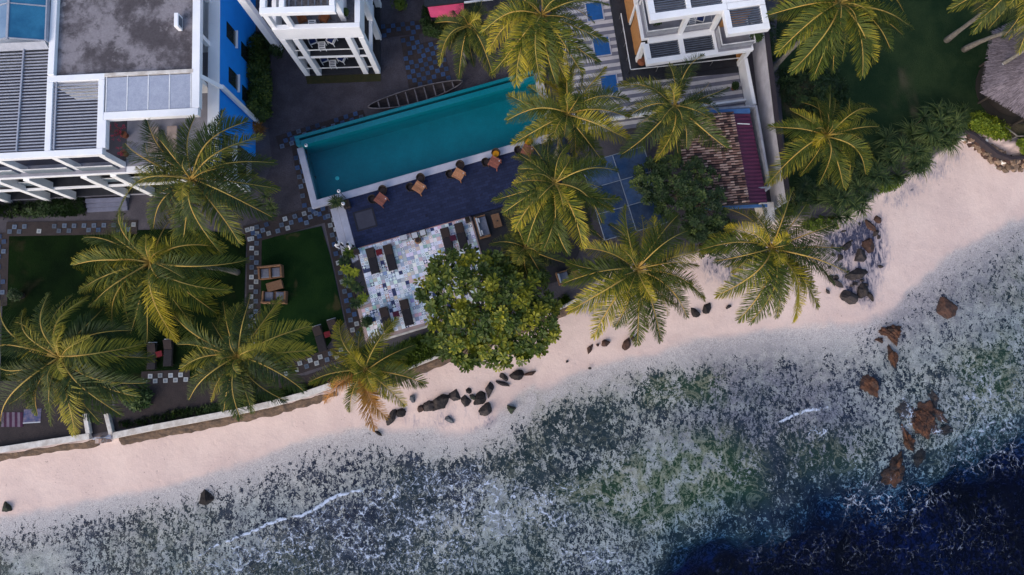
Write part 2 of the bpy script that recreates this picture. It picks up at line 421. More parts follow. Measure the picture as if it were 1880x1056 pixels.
for poly, s, k in (([(1505, 430), (1560, 395), (1620, 400), (1628, 480), (1605, 560), (1560, 560), (1510, 500)], 30, .95),
                   ([(1590, 370), (1700, 290), (1760, 285), (1730, 330), (1640, 390)], 22, .62),
                   ([(1280, 480), (1350, 450), (1400, 490), (1350, 530), (1290, 520)], 18, .72),
                   ([(1050, 565), (1100, 545), (1090, 585), (1062, 585)], 9, .6),
                   ([(700, 755), (900, 730), (930, 760), (880, 795), (740, 795)], 20, .40),
                   ([(740, 680), (800, 665), (790, 690), (745, 700)], 10, .4),
                   ([(890, 770), (960, 740), (930, 790), (880, 810)], 10, .7),
                   ([(1735, 540), (1765, 545), (1765, 585), (1720, 590)], 10, .9)):
    wet = np.maximum(wet, k * blob(gpx, gpy, poly, s))
wet = np.clip(wet + (fbm(X, Y, .9, 71) - .55) * .9 * (wet > .03), 0, 1)
wet = np.where(beach, wet, 0)
gmat, nt, b = _mat('ground')
p = pos(nt)
mp = N(nt, 'ShaderNodeMapping'); mp.inputs['Rotation'].default_value = (0, 0, .35); mp.inputs['Scale'].default_value = (1.25, .85, 1)
nt.links.new(p, mp.inputs[0]); ps = mp.outputs[0]
A = {k: attr(nt, k) for k in ('land', 'seaside', 'reef', 'stone', 'algae', 'wet', 'far', 'shore')}
n_big = tnoise(nt, p, .35, 4); n_mid = tnoise(nt, p, 1.6, 5, .6); n_fine = tnoise(nt, p, 9, 4, .7)
sand = mixc(nt, ramp(nt, n_big, .35, .65), (.64, .505, .455), (.585, .455, .415))
sand = mixc(nt, ramp(nt, n_mid, .45, .8, 0, .35), sand, (.50, .375, .335))
sand = mixc(nt, 1.0, sand, mixc(nt, n_fine, (.86,) * 3, (1.1,) * 3), 'MULTIPLY')
mp2 = N(nt, 'ShaderNodeMapping'); mp2.inputs['Rotation'].default_value = (0, 0, .5); mp2.inputs['Scale'].default_value = (1.9, .7, 1); nt.links.new(p, mp2.inputs[0])
n_st = tnoise(nt, mp2.outputs[0], 1.7, 6, .66, 1.2)
wetm = ramp(nt, mth(nt, 'ADD', n_st, mth(nt, 'MULTIPLY', A['wet'], .52)), .86, 1.02)
sand = mixc(nt, mth(nt, 'MULTIPLY', ramp(nt, mth(nt, 'ADD', n_st, mth(nt, 'MULTIPLY', A['wet'], .55)), .62, .95), .75), sand, (.25, .23, .275))
sand = mixc(nt, wetm, sand, mixc(nt, ramp(nt, n_fine, .4, .6), (.026, .029, .058), (.065, .07, .115)))
# sea bed: pale sand, dark weedy rock in blobs of several sizes
bed = mixc(nt, ramp(nt, n_mid, .35, .7), (.415, .39, .355), (.24, .228, .222))
bed = mixc(nt, A['far'], (.47, .42, .41), bed)
n_gr = tnoise(nt, p, 13, 5, .8)
bed = mixc(nt, 1.0, bed, mixc(nt, ramp(nt, n_gr, .30, .70), (.55,) * 3, (1.28,) * 3), 'MULTIPLY')
stonec = mixc(nt, ramp(nt, tnoise(nt, p, 7, 4, .7), .38, .68), (.085, .078, .098), (.27, .24, .27))
bed = mixc(nt, mth(nt, 'MULTIPLY', A['stone'], ramp(nt, n_mid, .3, .6, .5, 1)), bed, stonec)
n_b1 = tnoise(nt, ps, 3.5, 5, .64, .3); n_b2 = tnoise(nt, ps, .7, 3, .5, .6); n_b3 = tnoise(nt, p, 10.5, 3, .65)
sp = mth(nt, 'ADD', mth(nt, 'MULTIPLY', n_b1, .50), mth(nt, 'ADD', mth(nt, 'MULTIPLY', n_b2, .18), mth(nt, 'MULTIPLY', n_b3, .32)))
thr = mth(nt, 'SUBTRACT', .625, mth(nt, 'MULTIPLY', A['reef'], .205))
dk = ramp(nt, sp, mth(nt, 'ADD', thr, .005), mth(nt, 'ADD', thr, .042))
darkc = mixc(nt, ramp(nt, n_mid, .4, .6), (.010, .014, .028), (.026, .032, .05))
darkc = mixc(nt, mth(nt, 'MULTIPLY', A['algae'], .85), darkc, (.018, .045, .014))
bed = mixc(nt, mth(nt, 'MULTIPLY', A['algae'], ramp(nt, n_b2, .42, .6, 0, .8)), bed, (.085, .105, .035))
ridge = tnoise(nt, p, .42, 4, .55, 1.4)
rl = mth(nt, 'SUBTRACT', 1.0, ramp(nt, mth(nt, 'ABSOLUTE', mth(nt, 'SUBTRACT', ridge, .5)), .008, .035))
bed = mixc(nt, dk, bed, darkc)
bed = mixc(nt, mth(nt, 'MULTIPLY', mth(nt, 'MULTIPLY', rl, A['algae']), .42), bed, (.36, .32, .22))
land = mixc(nt, ramp(nt, n_big, .35, .65), (.058, .054, .066), (.088, .082, .096))
land = mixc(nt, 1.0, land, mixc(nt, n_fine, (.6,) * 3, (1.35,) * 3), 'MULTIPLY')
sand = mixc(nt, mth(nt, 'MULTIPLY', A['shore'], .75), sand, mixc(nt, 1.0, sand, (.80, .80, .83), 'MULTIPLY'))
ft = N(nt, 'ShaderNodeTexVoronoi'); ft.inputs['Scale'].default_value = 1.5; nt.links.new(p, ft.inputs['Vector'])
speck = mth(nt, 'MULTIPLY', ramp(nt, tnoise(nt, p, 6.5, 2, .5), .69, .73), ramp(nt, n_big, .48, .62))
sand = mixc(nt, mth(nt, 'MULTIPLY', speck, .7), sand, (.16, .13, .12))
c = mixc(nt, A['seaside'], sand, bed)
c = mixc(nt, A['land'], c, land)
nt.links.new(c, b.inputs['Base Color'])
b.inputs['Roughness'].default_value = .95; b.inputs['Specular IOR Level'].default_value = .12
h = mth(nt, 'ADD', mth(nt, 'ADD', mth(nt, 'MULTIPLY', n_mid, .6), mth(nt, 'MULTIPLY', n_fine, .3)), mth(nt, 'MULTIPLY', ramp(nt, ft.outputs['Distance'], .05, .28), mth(nt, 'MULTIPLY', ramp(nt, n_big, .45, .6), .18)))
bump(nt, b, h, .55, .12)
ground = raw('ground', v, f.tolist(), gmat, smooth=True, kind='structure')
for k, arr in (('land', a_land), ('seaside', a_sea), ('reef', reef), ('stone', stone), ('algae', algae), ('wet', wet), ('far', a_far), ('shore', np.exp(-np.maximum(-sdw, 0) / 22.0))):
    at = ground.data.attributes.new(k, 'FLOAT', 'POINT'); at.data.foreach_set('value', np.clip(arr, 0, 1).astype(np.float32).ravel())

# sea: closed body of clear water that swallows red and green with depth, foam on its skin
sx = axis(-47, 47, .26, 600); sy = axis(-20, 16, .26, 600)
CREST = [(250, 1075), (330, 1036), (398, 1003), (450, 983), (504, 961), (560, 940), (610, 914), (640, 906), (690, 893)]
CREST2 = [(1370, 800), (1410, 783), (1450, 765), (1490, 751), (1520, 750), (1540, 760)]
def sea_fields(X, Y):
    px, py = to_px(X, Y, np.zeros(X.shape)); px = np.clip(px, -2400, 4400); py = np.clip(py, -3000, 5500)
    wob = (fbm(X, Y, .5, 60) - .5) * 16
    c1 = dline(px, py + wob, CREST); c2 = dline(px, py + wob * .6, CREST2)
    fade = sstep(px, 270, 470) * (1 - sstep(px, 640, 700))
    fade2 = sstep(px, 1380, 1450) * (1 - sstep(px, 1515, 1545))
    crest = np.maximum(np.exp(-(c1 / 3.6) ** 2) * (.45 + .55 * fade), np.exp(-(c2 / 4.5) ** 2) * fade2 * .9)
    foam = np.zeros(X.shape)
    for poly, s, k in (([(380, 1030), (640, 915), (760, 860), (880, 850), (960, 900), (1060, 900), (1060, 960), (860, 1000), (900, 1056), (330, 1056)], 30, .72),
                       ([(760, 850), (880, 855), (900, 905), (780, 930)], 25, .8), ([(960, 890), (1060, 890), (1040, 930), (960, 930)], 20, .8),
                       ([(420, 1000), (620, 960), (660, 1056), (420, 1056)], 40, .74),
                       ([(1020, 1000), (1140, 1000), (1180, 1056), (1030, 1056)], 25, .7),
                       ([(1560, 880), (1660, 880), (1760, 910), (1640, 960), (1540, 950)], 30, .46),
                       ([(1440, 950), (1880, 900), (1880, 1056), (1300, 1056), (1320, 1000)], 45, .20),
                       ([(1650, 730), (1680, 730), (1680, 790), (1655, 790)], 12, .8), ([(1700, 790), (1745, 745), (1755, 770), (1715, 805)], 10, .85),
                       ([(1760, 700), (1880, 650), (1880, 860), (1740, 880)], 40, .42), ([(1480, 780), (1525, 785), (1520, 808), (1485, 808)], 8, .8)):
        foam = np.maximum(foam, k * blob(px, py, poly, s))
    return crest, foam
def sea_z(X, Y):
    crest, foam = sea_fields(X, Y)
    return .06 * crest + (fbm(X, Y, .18, 77) - .5) * .03
X, Y, v, f = gridmesh(sx, sy, sea_z)
crest, foam = sea_fields(X, Y)
nx, ny = len(sx), len(sy); n0 = len(v)
idx = np.arange(n0).reshape(ny, nx)
loop = list(idx[0, :]) + list(idx[1:, -1]) + list(idx[-1, -2::-1]) + list(idx[-2:0:-1, 0])
low = [(v[i][0], v[i][1], -30.0) for i in loop]
fs = f.tolist(); m = len(loop)
fs += [(int(loop[(i + 1) % m]), int(loop[i]), n0 + i, n0 + (i + 1) % m) for i in range(m)] + [tuple(range(n0 + m - 1, n0 - 1, -1))]
wmat, nt, b = _mat('sea_water'); nt.nodes.remove(b)
p = pos(nt); out = nt.nodes['Material Output']
tr = N(nt, 'ShaderNodeBsdfTransparent'); gl = N(nt, 'ShaderNodeBsdfGlossy'); gl.inputs['Roughness'].default_value = .12
fr = N(nt, 'ShaderNodeFresnel'); fr.inputs[0].default_value = 1.33
bn = N(nt, 'ShaderNodeBump'); bn.inputs['Strength'].default_value = .9; bn.inputs['Distance'].default_value = .10
wv = mth(nt, 'ADD', tnoise(nt, p, .9, 4, .55, .4), mth(nt, 'MULTIPLY', tnoise(nt, p, 4.5, 3, .6), .35))
nt.links.new(wv, bn.inputs['Height']); nt.links.new(bn.outputs[0], gl.inputs['Normal']); nt.links.new(bn.outputs[0], fr.inputs['Normal'])
bf = mth(nt, 'SUBTRACT', 1.0, N(nt, 'ShaderNodeNewGeometry').outputs['Backfacing'])
mx = N(nt, 'ShaderNodeMixShader'); nt.links.new(mth(nt, 'MULTIPLY', fr.outputs[0], mth(nt, 'MULTIPLY', bf, .7)), mx.inputs[0]); nt.links.new(tr.outputs[0], mx.inputs[1]); nt.links.new(gl.outputs[0], mx.inputs[2])
# lacy foam
wn = N(nt, 'ShaderNodeTexNoise'); wn.inputs['Scale'].default_value = 1.1; wn.inputs['Detail'].default_value = 4; nt.links.new(p, wn.inputs[0])
wp = N(nt, 'ShaderNodeVectorMath', operation='MULTIPLY_ADD'); wp.inputs[1].default_value = (1.1, 1.1, 0); nt.links.new(wn.outputs[1], wp.inputs[0]); nt.links.new(p, wp.inputs[2])
def lace(scale):
    vo = N(nt, 'ShaderNodeTexVoronoi', feature='DISTANCE_TO_EDGE'); vo.inputs['Scale'].default_value = scale; nt.links.new(wp.outputs[0], vo.inputs['Vector'])
    return vo.outputs['Distance']
fa = attr(nt, 'foam'); ca = attr(nt, 'crest')
br = tnoise(nt, p, .8, 4, .6, .5); br2 = tnoise(nt, p, 3.2, 4, .65)
wdt = mth(nt, 'MULTIPLY', mth(nt, 'MULTIPLY', fa, ramp(nt, br, .36, .64, 0, 1)), .125)
l1 = ramp(nt, lace(1.0), mth(nt, 'MULTIPLY', wdt, .25), wdt, 1, 0); l2 = ramp(nt, lace(2.6), mth(nt, 'MULTIPLY', wdt, .2), mth(nt, 'MULTIPLY', wdt, .9), 1, 0)
lm = mth(nt, 'MULTIPLY', mth(nt, 'MAXIMUM', l1, mth(nt, 'MULTIPLY', l2, .8)), ramp(nt, br2, .40, .62))
lm = mth(nt, 'MULTIPLY', lm, ramp(nt, fa, .05, .3))
cm = ramp(nt, mth(nt, 'ADD', ca, mth(nt, 'MULTIPLY', tnoise(nt, p, 4.5, 4, .7), 1.1)), 1.0, 1.42)
soft = mth(nt, 'MULTIPLY', mth(nt, 'MULTIPLY', ramp(nt, fa, .45, .8), ramp(nt, br2, .4, .75)), ramp(nt, br, .42, .72, 0, .42))
fm = mth(nt, 'MAXIMUM', mth(nt, 'MAXIMUM', mth(nt, 'MULTIPLY', lm, mth(nt, 'ADD', .22, mth(nt, 'MULTIPLY', fa, .8))), mth(nt, 'MULTIPLY', cm, .85)), soft, clamp=True)
df = N(nt, 'ShaderNodeBsdfDiffuse'); df.inputs[0].default_value = (.50, .58, .74, 1)
mf = N(nt, 'ShaderNodeMixShader'); nt.links.new(fm, mf.inputs[0]); nt.links.new(mx.outputs[0], mf.inputs[1]); nt.links.new(df.outputs[0], mf.inputs[2])
nt.links.new(mf.outputs[0], out.inputs['Surface'])
va = N(nt, 'ShaderNodeVolumeAbsorption'); va.inputs['Color'].default_value = (.07, .49, .765, 1); va.inputs['Density'].default_value = .62
nt.links.new(va.outputs[0], out.inputs['Volume'])
sea_o = raw('sea', np.vstack([v, np.array(low)]), fs, wmat, smooth=False, kind='structure')
for k, arr in (('foam', foam), ('crest', crest)):
    at = sea_o.data.attributes.new(k, 'FLOAT', 'POINT')
    at.data.foreach_set('value', np.concatenate([np.clip(arr, 0, 1).ravel(), np.zeros(len(low))]).astype(np.float32))
# ------------------------------------------------------------------ lawns, paths, terrace, deck, pool
GRASS, nt, b = _mat('lawn_grass')
p = pos(nt)
c = mixc(nt, ramp(nt, tnoise(nt, p, .5, 4, .6), .35, .65), (.005, .011, .005), (.008, .018, .006))
c = mixc(nt, ramp(nt, tnoise(nt, p, .33, 3, .6, .5), .58, .74), c, (.022, .022, .012))
c = mixc(nt, 1.0, c, mixc(nt, tnoise(nt, p, 14, 4, .8), (.45,) * 3, (1.6,) * 3), 'MULTIPLY')
nt.links.new(c, b.inputs['Base Color']); b.inputs['Roughness'].default_value = .95; b.inputs['Specular IOR Level'].default_value = .0
bump(nt, b, tnoise(nt, p, 22, 4, .8), 1.0, .08)
GRASS2, nt, b = _mat('green_lawn_grass')
p = pos(nt)
c = mixc(nt, ramp(nt, tnoise(nt, p, .5, 4, .6), .35, .65), (.0075, .022, .008), (.013, .033, .010))
c = mixc(nt, ramp(nt, tnoise(nt, p, .45, 3, .6, .5), .60, .72), c, (.05, .045, .022))
c = mixc(nt, 1.0, c, mixc(nt, tnoise(nt, p, 14, 4, .8), (.45,) * 3, (1.6,) * 3), 'MULTIPLY')
nt.links.new(c, b.inputs['Base Color']); b.inputs['Roughness'].default_value = .95; b.inputs['Specular IOR Level'].default_value = .0
bump(nt, b, tnoise(nt, p, 22, 4, .8), 1.0, .08)
GRASSR, nt, b = _mat('dry_lawn_grass')
p = pos(nt)
c = mixc(nt, ramp(nt, tnoise(nt, p, .3, 4, .6), .35, .65), (.012, .027, .014), (.026, .044, .020))
c = mixc(nt, ramp(nt, tnoise(nt, p, .16, 3, .6, .5), .50, .64), c, (.085, .072, .05))
c = mixc(nt, 1.0, c, mixc(nt, tnoise(nt, p, 12, 4, .8), (.5,) * 3, (1.5,) * 3), 'MULTIPLY')
nt.links.new(c, b.inputs['Base Color']); b.inputs['Roughness'].default_value = .95; b.inputs['Specular IOR Level'].default_value = .0
bump(nt, b, tnoise(nt, p, 22, 4, .8), 1.0, .08)

def sheet(name, pix, mat, z=G, th=.06, kind='structure'):
    m = MB(); m.prism([P(x, y, z) for x, y in pix], z - th, z); o = m.build(name, mat); o['kind'] = kind; return o
PATH = M('brown_paving', (.038, .029, .030), (.024, .019, .021), rough=.9, scale=1.5, bmp=.6, bscale=16, fine=.25)
GRAVEL = M('grey_gravel', (.066, .060, .076), (.036, .033, .043), rough=.95, scale=.6, bmp=.8, bscale=12, fine=.35)
sheet('gravel_yard', [(470, 60), (560, -60), (1060, -60), (1040, 150), (660, 200), (545, 280), (560, 420), (440, 440), (500, 300)], GRAVEL, G + .004)
sheet('lawn', [(8, 430), (150, 426), (330, 420), (452, 430), (448, 560), (520, 660), (420, 700), (0, 700)], GRASS, G + .012)
sheet('lawn', [(477, 441), (590, 415), (606, 470), (632, 590), (590, 652), (470, 668), (476, 560)], GRASS2, G + .016)
sheet('lawn', [(1425, 60), (1440, -120), (2300, -200), (2300, 240), (1880, 255), (1770, 235), (1690, 260), (1600, 330), (1520, 372), (1450, 380)], GRASSR, G + .008)

# checker pavers: every one its own small slab on a path
PAVER = {}
for nm, c1, c2 in (('blue', (.012, .034, .095), (.016, .045, .115)), ('slate', (.035, .055, .105), (.07, .10, .15)), ('pale', (.14, .17, .21), (.27, .29, .31))):
    m, nt, b = _mat('paver_' + nm)
    tc = N(nt, 'ShaderNodeTexCoord'); sp = N(nt, 'ShaderNodeSeparateXYZ'); nt.links.new(tc.outputs['Object'], sp.inputs[0])
    d = mth(nt, 'MAXIMUM', mth(nt, 'ABSOLUTE', sp.outputs[0]), mth(nt, 'ABSOLUTE', sp.outputs[1]))
    oi = N(nt, 'ShaderNodeObjectInfo')
    f0 = mth(nt, 'MULTIPLY', ramp(nt, d, .085, .10), 1.0)
    c = mixc(nt, f0, c1, c2)
    c = mixc(nt, 1.0, c, mixc(nt, oi.outputs['Random'], (.62,) * 3, (1.3,) * 3), 'MULTIPLY')
    c = mixc(nt, 1.0, c, mixc(nt, tnoise(nt, pos(nt), 7, 4, .7), (.65,) * 3, (1.25,) * 3), 'MULTIPLY')
    nt.links.new(c, b.inputs['Base Color']); b.inputs['Roughness'].default_value = .8
    PAVER[nm] = m
PV = {}
def paver_mesh(kind):
    if kind not in PV:
        m = MB(); m.box((0, 0, -.03), .335, .335, .05, taper=.985)
        me = bpy.data.meshes.new('paver'); me.from_pydata(m.v, [], m.f); me.materials.append(PAVER[kind]); PV[kind] = me
    return PV[kind]
def paver_path(a, b, rows, kinds, keep=1.0, cell=.37, pathpad=.18, z=G + .02):
    A, B = P(*a), P(*b); d = (B - A); L = d.length; d.normalize(); s = Vector((-d.y, d.x, 0)); n = max(2, int(L / cell)); ang = math.atan2(d.y, d.x)
    q = MB(); hw = rows * cell / 2 + pathpad
    q.prism([A - s * hw - d * .1, B - s * hw + d * .1, B + s * hw + d * .1, A + s * hw - d * .1], z - .05, z + random.random() * .003)
    root = q.build('paved_path', PATH); root['kind'] = 'structure'
    for i in range(n):
        for j in range(rows):
            if (i + j) % 2 or random.random() > keep: continue
            o = bpy.data.objects.new('paver', paver_mesh(random.choice(kinds))); COL.objects.link(o); o.parent = root
            c = A + d * (i + .5) * L / n + s * (j - (rows - 1) / 2) * cell
            o.location = (c.x + random.uniform(-.02, .02), c.y + random.uniform(-.02, .02), z + .012 + random.random() * .006)
            o.rotation_euler = (0, 0, ang + random.uniform(-.06, .06))
paver_path((468, 416), (464, 640), 2, ['pale', 'slate', 'pale'])
paver_path((452, 432), (600, 390), 3, ['slate', 'pale', 'blue'], .85, z=G + .024)
paver_path((606, 392), (655, 618), 2, ['slate', 'pale', 'blue'], z=G + .028)
paver_path((545, 250), (572, 398), 3, ['blue', 'slate'], .8, z=G + .022, pathpad=0)
paver_path((512, 262), (668, 214), 3, ['blue', 'slate'], .9, z=G + .026, pathpad=0)
paver_path((700, 58), (772, 50), 3, ['blue'], .85, z=G + .02, pathpad=0)
paver_path((752, 68), (768, 160), 4, ['blue'], .9, z=G + .023, pathpad=0)
paver_path((790, 78), (812, 168), 5, ['blue'], .85, z=G + .027, pathpad=0)
paver_path((262, 696), (346, 692), 2, ['pale'])
paver_path((520, 682), (650, 640), 2, ['pale', 'pale', 'slate'])
paver_path((14, 421), (250, 417), 2, ['slate', 'blue', 'slate', 'pale'], .8)
paver_path((4, 430), (0, 560), 2, ['blue', 'slate'], .9)
sheet('gravel_yard', [(210, 705), (350, 700), (560, 690), (700, 640), (690, 690), (600, 716), (470, 748), (330, 770), (210, 790)], PATH, G + .006)
sheet('gravel_yard', [(-60, 700), (205, 706), (205, 790), (160, 800), (-60, 832)], PATH, G + .006)

# patterned tile terrace
ZT = G + .30
terr = [T(0, 0), T(8.95, 0), T(8.95, -6.95), T(-1.1, -7.1), T(-1.1, -4.4), T(0, -4.2)]
tb = MB(); tb.prism(terr, G - .3, ZT - .02); terrace = tb.build('tile_terrace', M('terrace_edge', (.40, .30, .29), rough=.8)); terrace['kind'] = 'structure'
TILEM, nt, b = _mat('patterned_tiles')
ca = N(nt, 'ShaderNodeAttribute', attribute_name='tilecol').outputs['Color']; cb = N(nt, 'ShaderNodeAttribute', attribute_name='motif').outputs['Color']
uv = N(nt, 'ShaderNodeUVMap', uv_map='UVMap'); s2 = N(nt, 'ShaderNodeSeparateXYZ'); nt.links.new(uv.outputs[0], s2.inputs[0])
fx = mth(nt, 'ABSOLUTE', mth(nt, 'SUBTRACT', s2.outputs[0], .5)); fy = mth(nt, 'ABSOLUTE', mth(nt, 'SUBTRACT', s2.outputs[1], .5))
rad = mth(nt, 'SQRT', mth(nt, 'ADD', mth(nt, 'MULTIPLY', fx, fx), mth(nt, 'MULTIPLY', fy, fy)))
ring = mth(nt, 'MULTIPLY', ramp(nt, rad, .18, .2), ramp(nt, rad, .34, .32))
star = ramp(nt, mth(nt, 'MULTIPLY', fx, fy), .03, .036)
dot = ramp(nt, mth(nt, 'ABSOLUTE', mth(nt, 'SUBTRACT', mth(nt, 'MAXIMUM', fx, fy), .3)), .09, .07)
pk = attr(nt, 'pat')
msk = mth(nt, 'ADD', mth(nt, 'MULTIPLY', ring, mth(nt, 'COMPARE', pk, 1, .2)), mth(nt, 'ADD', mth(nt, 'MULTIPLY', star, mth(nt, 'COMPARE', pk, 2, .2)), mth(nt, 'MULTIPLY', dot, mth(nt, 'COMPARE', pk, 3, .2))), clamp=True)
c = mixc(nt, msk, ca, cb)
c = mixc(nt, 1.0, c, mixc(nt, tnoise(nt, pos(nt), 2.5, 4, .6), (.8,) * 3, (1.12,) * 3), 'MULTIPLY')
nt.links.new(c, b.inputs['Base Color']); b.inputs['Roughness'].default_value = .45
TS = .285; tv, tf, tcol, tmo, tpat, tuv = [], [], [], [], [], []
base = [(.80, .82, .88), (.80, .82, .88), (.74, .77, .85), (.62, .50, .49), (.62, .52, .51), (.28, .36, .47), (.36, .44, .54), (.022, .035, .11), (.46, .52, .60)]
for i in range(-4, 32):
    for j in range(-25, 0):
        s0, t0 = i * TS + .02, j * TS + .06
        if s0 < 0 and t0 > -4.25 - TS: continue
        if s0 < -1.1 or s0 + TS > 8.95 or t0 < -6.97: continue
        zz = ZT + random.uniform(-.002, .002); k = len(tv); e = .006
        for a_, b_ in ((e, e), (TS - e, e), (TS - e, TS - e), (e, TS - e)): tv.append(tuple(T(s0 + a_, t0 + b_, zz)))
        for a_, b_ in ((0, 0), (TS, 0), (TS, TS), (0, TS)): tv.append(tuple(T(s0 + a_ * .99 + .001, t0 + b_ * .99 + .001, zz - .025)))
        fl = [(0, 1, 2, 3), (4, 5, 1, 0), (5, 6, 2, 1), (6, 7, 3, 2), (7, 4, 0, 3)]
        q = random.choices(range(9), weights=[11, 11, 9, 3, 2, 3, 3, 1.7, 4])[0]
        cc = tuple(x * random.uniform(.88, 1.08) for x in base[q])
        mo = random.choice([(.03, .05, .14), (.25, .33, .46), (.40, .48, .60), (.56, .36, .32)]) if q < 3 else tuple(x * random.choice([.72, 1.3]) for x in cc)
        pt = random.choices([0, 1, 2, 3], weights=[3, 3, 2, 2])[0] if q < 3 else random.choice([0, 0, 1, 3])
        for ff in fl:
            tf.append(tuple(x + k for x in ff)); tcol.append(cc); tmo.append(mo); tpat.append(pt)
            tuv += [(0, 0), (1, 0), (1, 1), (0, 1)] if ff == fl[0] else [(0, 0)] * 4
to = raw('tiles', tv, tf, TILEM, terrace, kind='stuff')
for nm, arr in (('tilecol', tcol), ('motif', tmo)):
    at = to.data.attributes.new(nm, 'FLOAT_COLOR', 'FACE'); at.data.foreach_set('color', np.array([(*c, 1) for c in arr], np.float32).ravel())
at = to.data.attributes.new('pat', 'FLOAT', 'FACE'); at.data.foreach_set('value', np.array(tpat, np.float32))
ul = to.data.uv_layers.new(name='UVMap'); ul.data.foreach_set('uv', np.array(tuv, np.float32).ravel())
part('edge_strip', WHITE_OLD, terrace, 'bar', T(-1.1, -7.16, ZT + .01), T(8.95, -7.01, ZT + .01), .12, .3)
part('edge_strip', M('pink_edge', (.45, .25, .23), rough=.7), terrace, 'bar', T(0.2, 0.045, ZT + .012), T(8.9, 0.045, ZT + .012), .07, .2)
part('paving_step', PALE_STONE, terrace, 'prism', [T(-1.08, -4.36), T(-.02, -4.18), T(-.02, -3.75), T(-1.05, -3.85)], G - .1, ZT - .06)

# navy deck: rows of small dark tiles
DECK, nt, b = _mat('navy_deck_tiles')
mpn = N(nt, 'ShaderNodeMapping'); mpn.inputs['Rotation'].default_value = (0, 0, -T.ang); nt.links.new(pos(nt), mpn.inputs[0])
bk = N(nt, 'ShaderNodeTexBrick'); bk.inputs['Scale'].default_value = 1.0; bk.inputs['Brick Width'].default_value = .42; bk.inputs['Row Height'].default_value = .21
bk.inputs['Mortar Size'].default_value = .008; bk.inputs['Color1'].default_value = (.021, .030, .076, 1); bk.inputs['Color2'].default_value = (.014, .020, .050, 1); bk.inputs['Mortar'].default_value = (.012, .012, .022, 1)
nt.links.new(mpn.outputs[0], bk.inputs[0])
c = mixc(nt, 1.0, bk.outputs[0], mixc(nt, tnoise(nt, pos(nt), 1.4, 5, .65), (.72,) * 3, (1.3,) * 3), 'MULTIPLY')
spk = ramp(nt, tnoise(nt, pos(nt), 2.6, 2, .5), .66, .70)
c = mixc(nt, mth(nt, 'MULTIPLY', spk, .6), c, (.012, .012, .024))
nt.links.new(c, b.inputs['Base Color']); b.inputs['Roughness'].default_value = .8; b.inputs['Specular IOR Level'].default_value = .12
db = MB(); db.prism([T(-.05, .09), T(17.5, .09), T(17.5, 4.02), T(-.05, 4.02)], G - .3, ZT - .01)
deck = db.build('pool_deck', DECK); deck['kind'] = 'structure'
db = MB(); db.prism([T(9.0, -7.0), T(14.8, -6.4), T(17.5, -3.0), T(17.5, .06), T(9.0, .06)], G - .3, ZT - .05)
deck2 = db.build('lower_deck', M('dark_deck_boards', (.028, .027, .034), (.02, .02, .024), rough=.8, scale=3)); deck2['kind'] = 'structure'
# floor hatch set in the deck
ht = thing('floor_hatch', 'square dark-framed hatch set in the navy deck beside the pale steps', 'hatch', T(1.15, 2.05, ZT - .01))
hs = [T(.42, 1.33), T(1.92, 1.33), T(1.92, 2.78), T(.42, 2.78)]
for i in range(4):
    a, c2 = hs[i], hs[(i + 1) % 4]; part('frame_bar', M('hatch_frame', (.016, .016, .026), rough=.5), ht, 'bar', (*a.xy, ZT + .012), (*c2.xy, ZT + .012 + .001 * i), .12, .03)
part('panel', M('hatch_panel', (.045, .046, .07), (.036, .037, .058), rough=.6), ht, 'prism', [T(.5, 1.41), T(1.84, 1.41), T(1.84, 2.7), T(.5, 2.7)], ZT - .012, ZT - .004)
# pale steps at the deck's end
st = thing('deck_steps', 'pale stone steps along the short end of the navy deck', 'steps', T(-.6, 1.6, G))
part('tread', PALE_STONE, st, 'prism', [T(-.62, -.9), T(-.07, -.75), T(-.07, 3.95), T(-.62, 3.95)], G - .05, G + .27, bevel=.015)
part('tread', PALE_STONE, st, 'prism', [T(-1.22, -.6), T(-.65, -.55), T(-.65, 3.6), T(-1.22, 3.6)], G - .05, G + .14, bevel=.015)

# swimming pool
pl = thing('swimming_pool', 'long teal mosaic swimming pool with pale stone coping on the garden side', 'pool', T(6, 6.5, G))
ZW = G + .26
part('coping', PALE_STONE, pl, 'prism', [T(-2.5, 3.98), T(17.2, 4.05), T(17.2, 4.62), T(-2.0, 4.55), T(-2.0, 8.9), T(-2.5, 8.9)], G - .3, ZT + .03, bevel=.02)
part('coping', PALE_STONE, pl, 'prism', [T(16.6, 4.65), T(17.2, 4.65), T(17.2, 9.6), T(16.6, 9.6)], G - .3, ZT + .031, bevel=.02)
b_ = MB()
q = [T(-2.0, 4.55), T(16.6, 4.6), T(16.6, 8.78), T(-2.0, 8.78)]
b_.add([(*x.xy, ZW + .04) for x in q] + [(*x.xy, G - 1.25) for x in q], [(4, 5, 6, 7), (0, 1, 5, 4), (1, 2, 6, 5), (2, 3, 7, 6), (3, 0, 4, 7)])
b_.build('basin', M('pool_mosaic', (.0, .132, .182), (.0, .112, .155), rough=.4, scale=1.2, fine=.14, bscale=8), pl)
part('ledge', TEAL, pl, 'prism', [T(-2.0, 8.80), T(16.6, 8.80), T(16.6, 9.22), T(-2.0, 9.22)], G - .3, G + .86, bevel=.01)
part('gutter', M('dark_teal_gutter', (.004, .05, .07), rough=.4), pl, 'prism', [T(-2.0, 9.23), T(16.6, 9.23), T(16.6, 9.42), T(-2.0, 9.42)], G - .3, G + .55)
part('outer_wall', TEAL, pl, 'prism', [T(-2.35, 9.43), T(16.6, 9.43), T(16.6, 9.66), T(-2.35, 9.66)], G - .3, G + .86, bevel=.01)
part('outer_wall', TEAL, pl, 'prism', [T(-2.35, 8.92), T(-2.02, 8.92), T(-2.02, 9.42), T(-2.35, 9.42)], G - .3, G + .86, bevel=.01)
PW, nt, b = _mat('pool_water'); nt.nodes.remove(b)
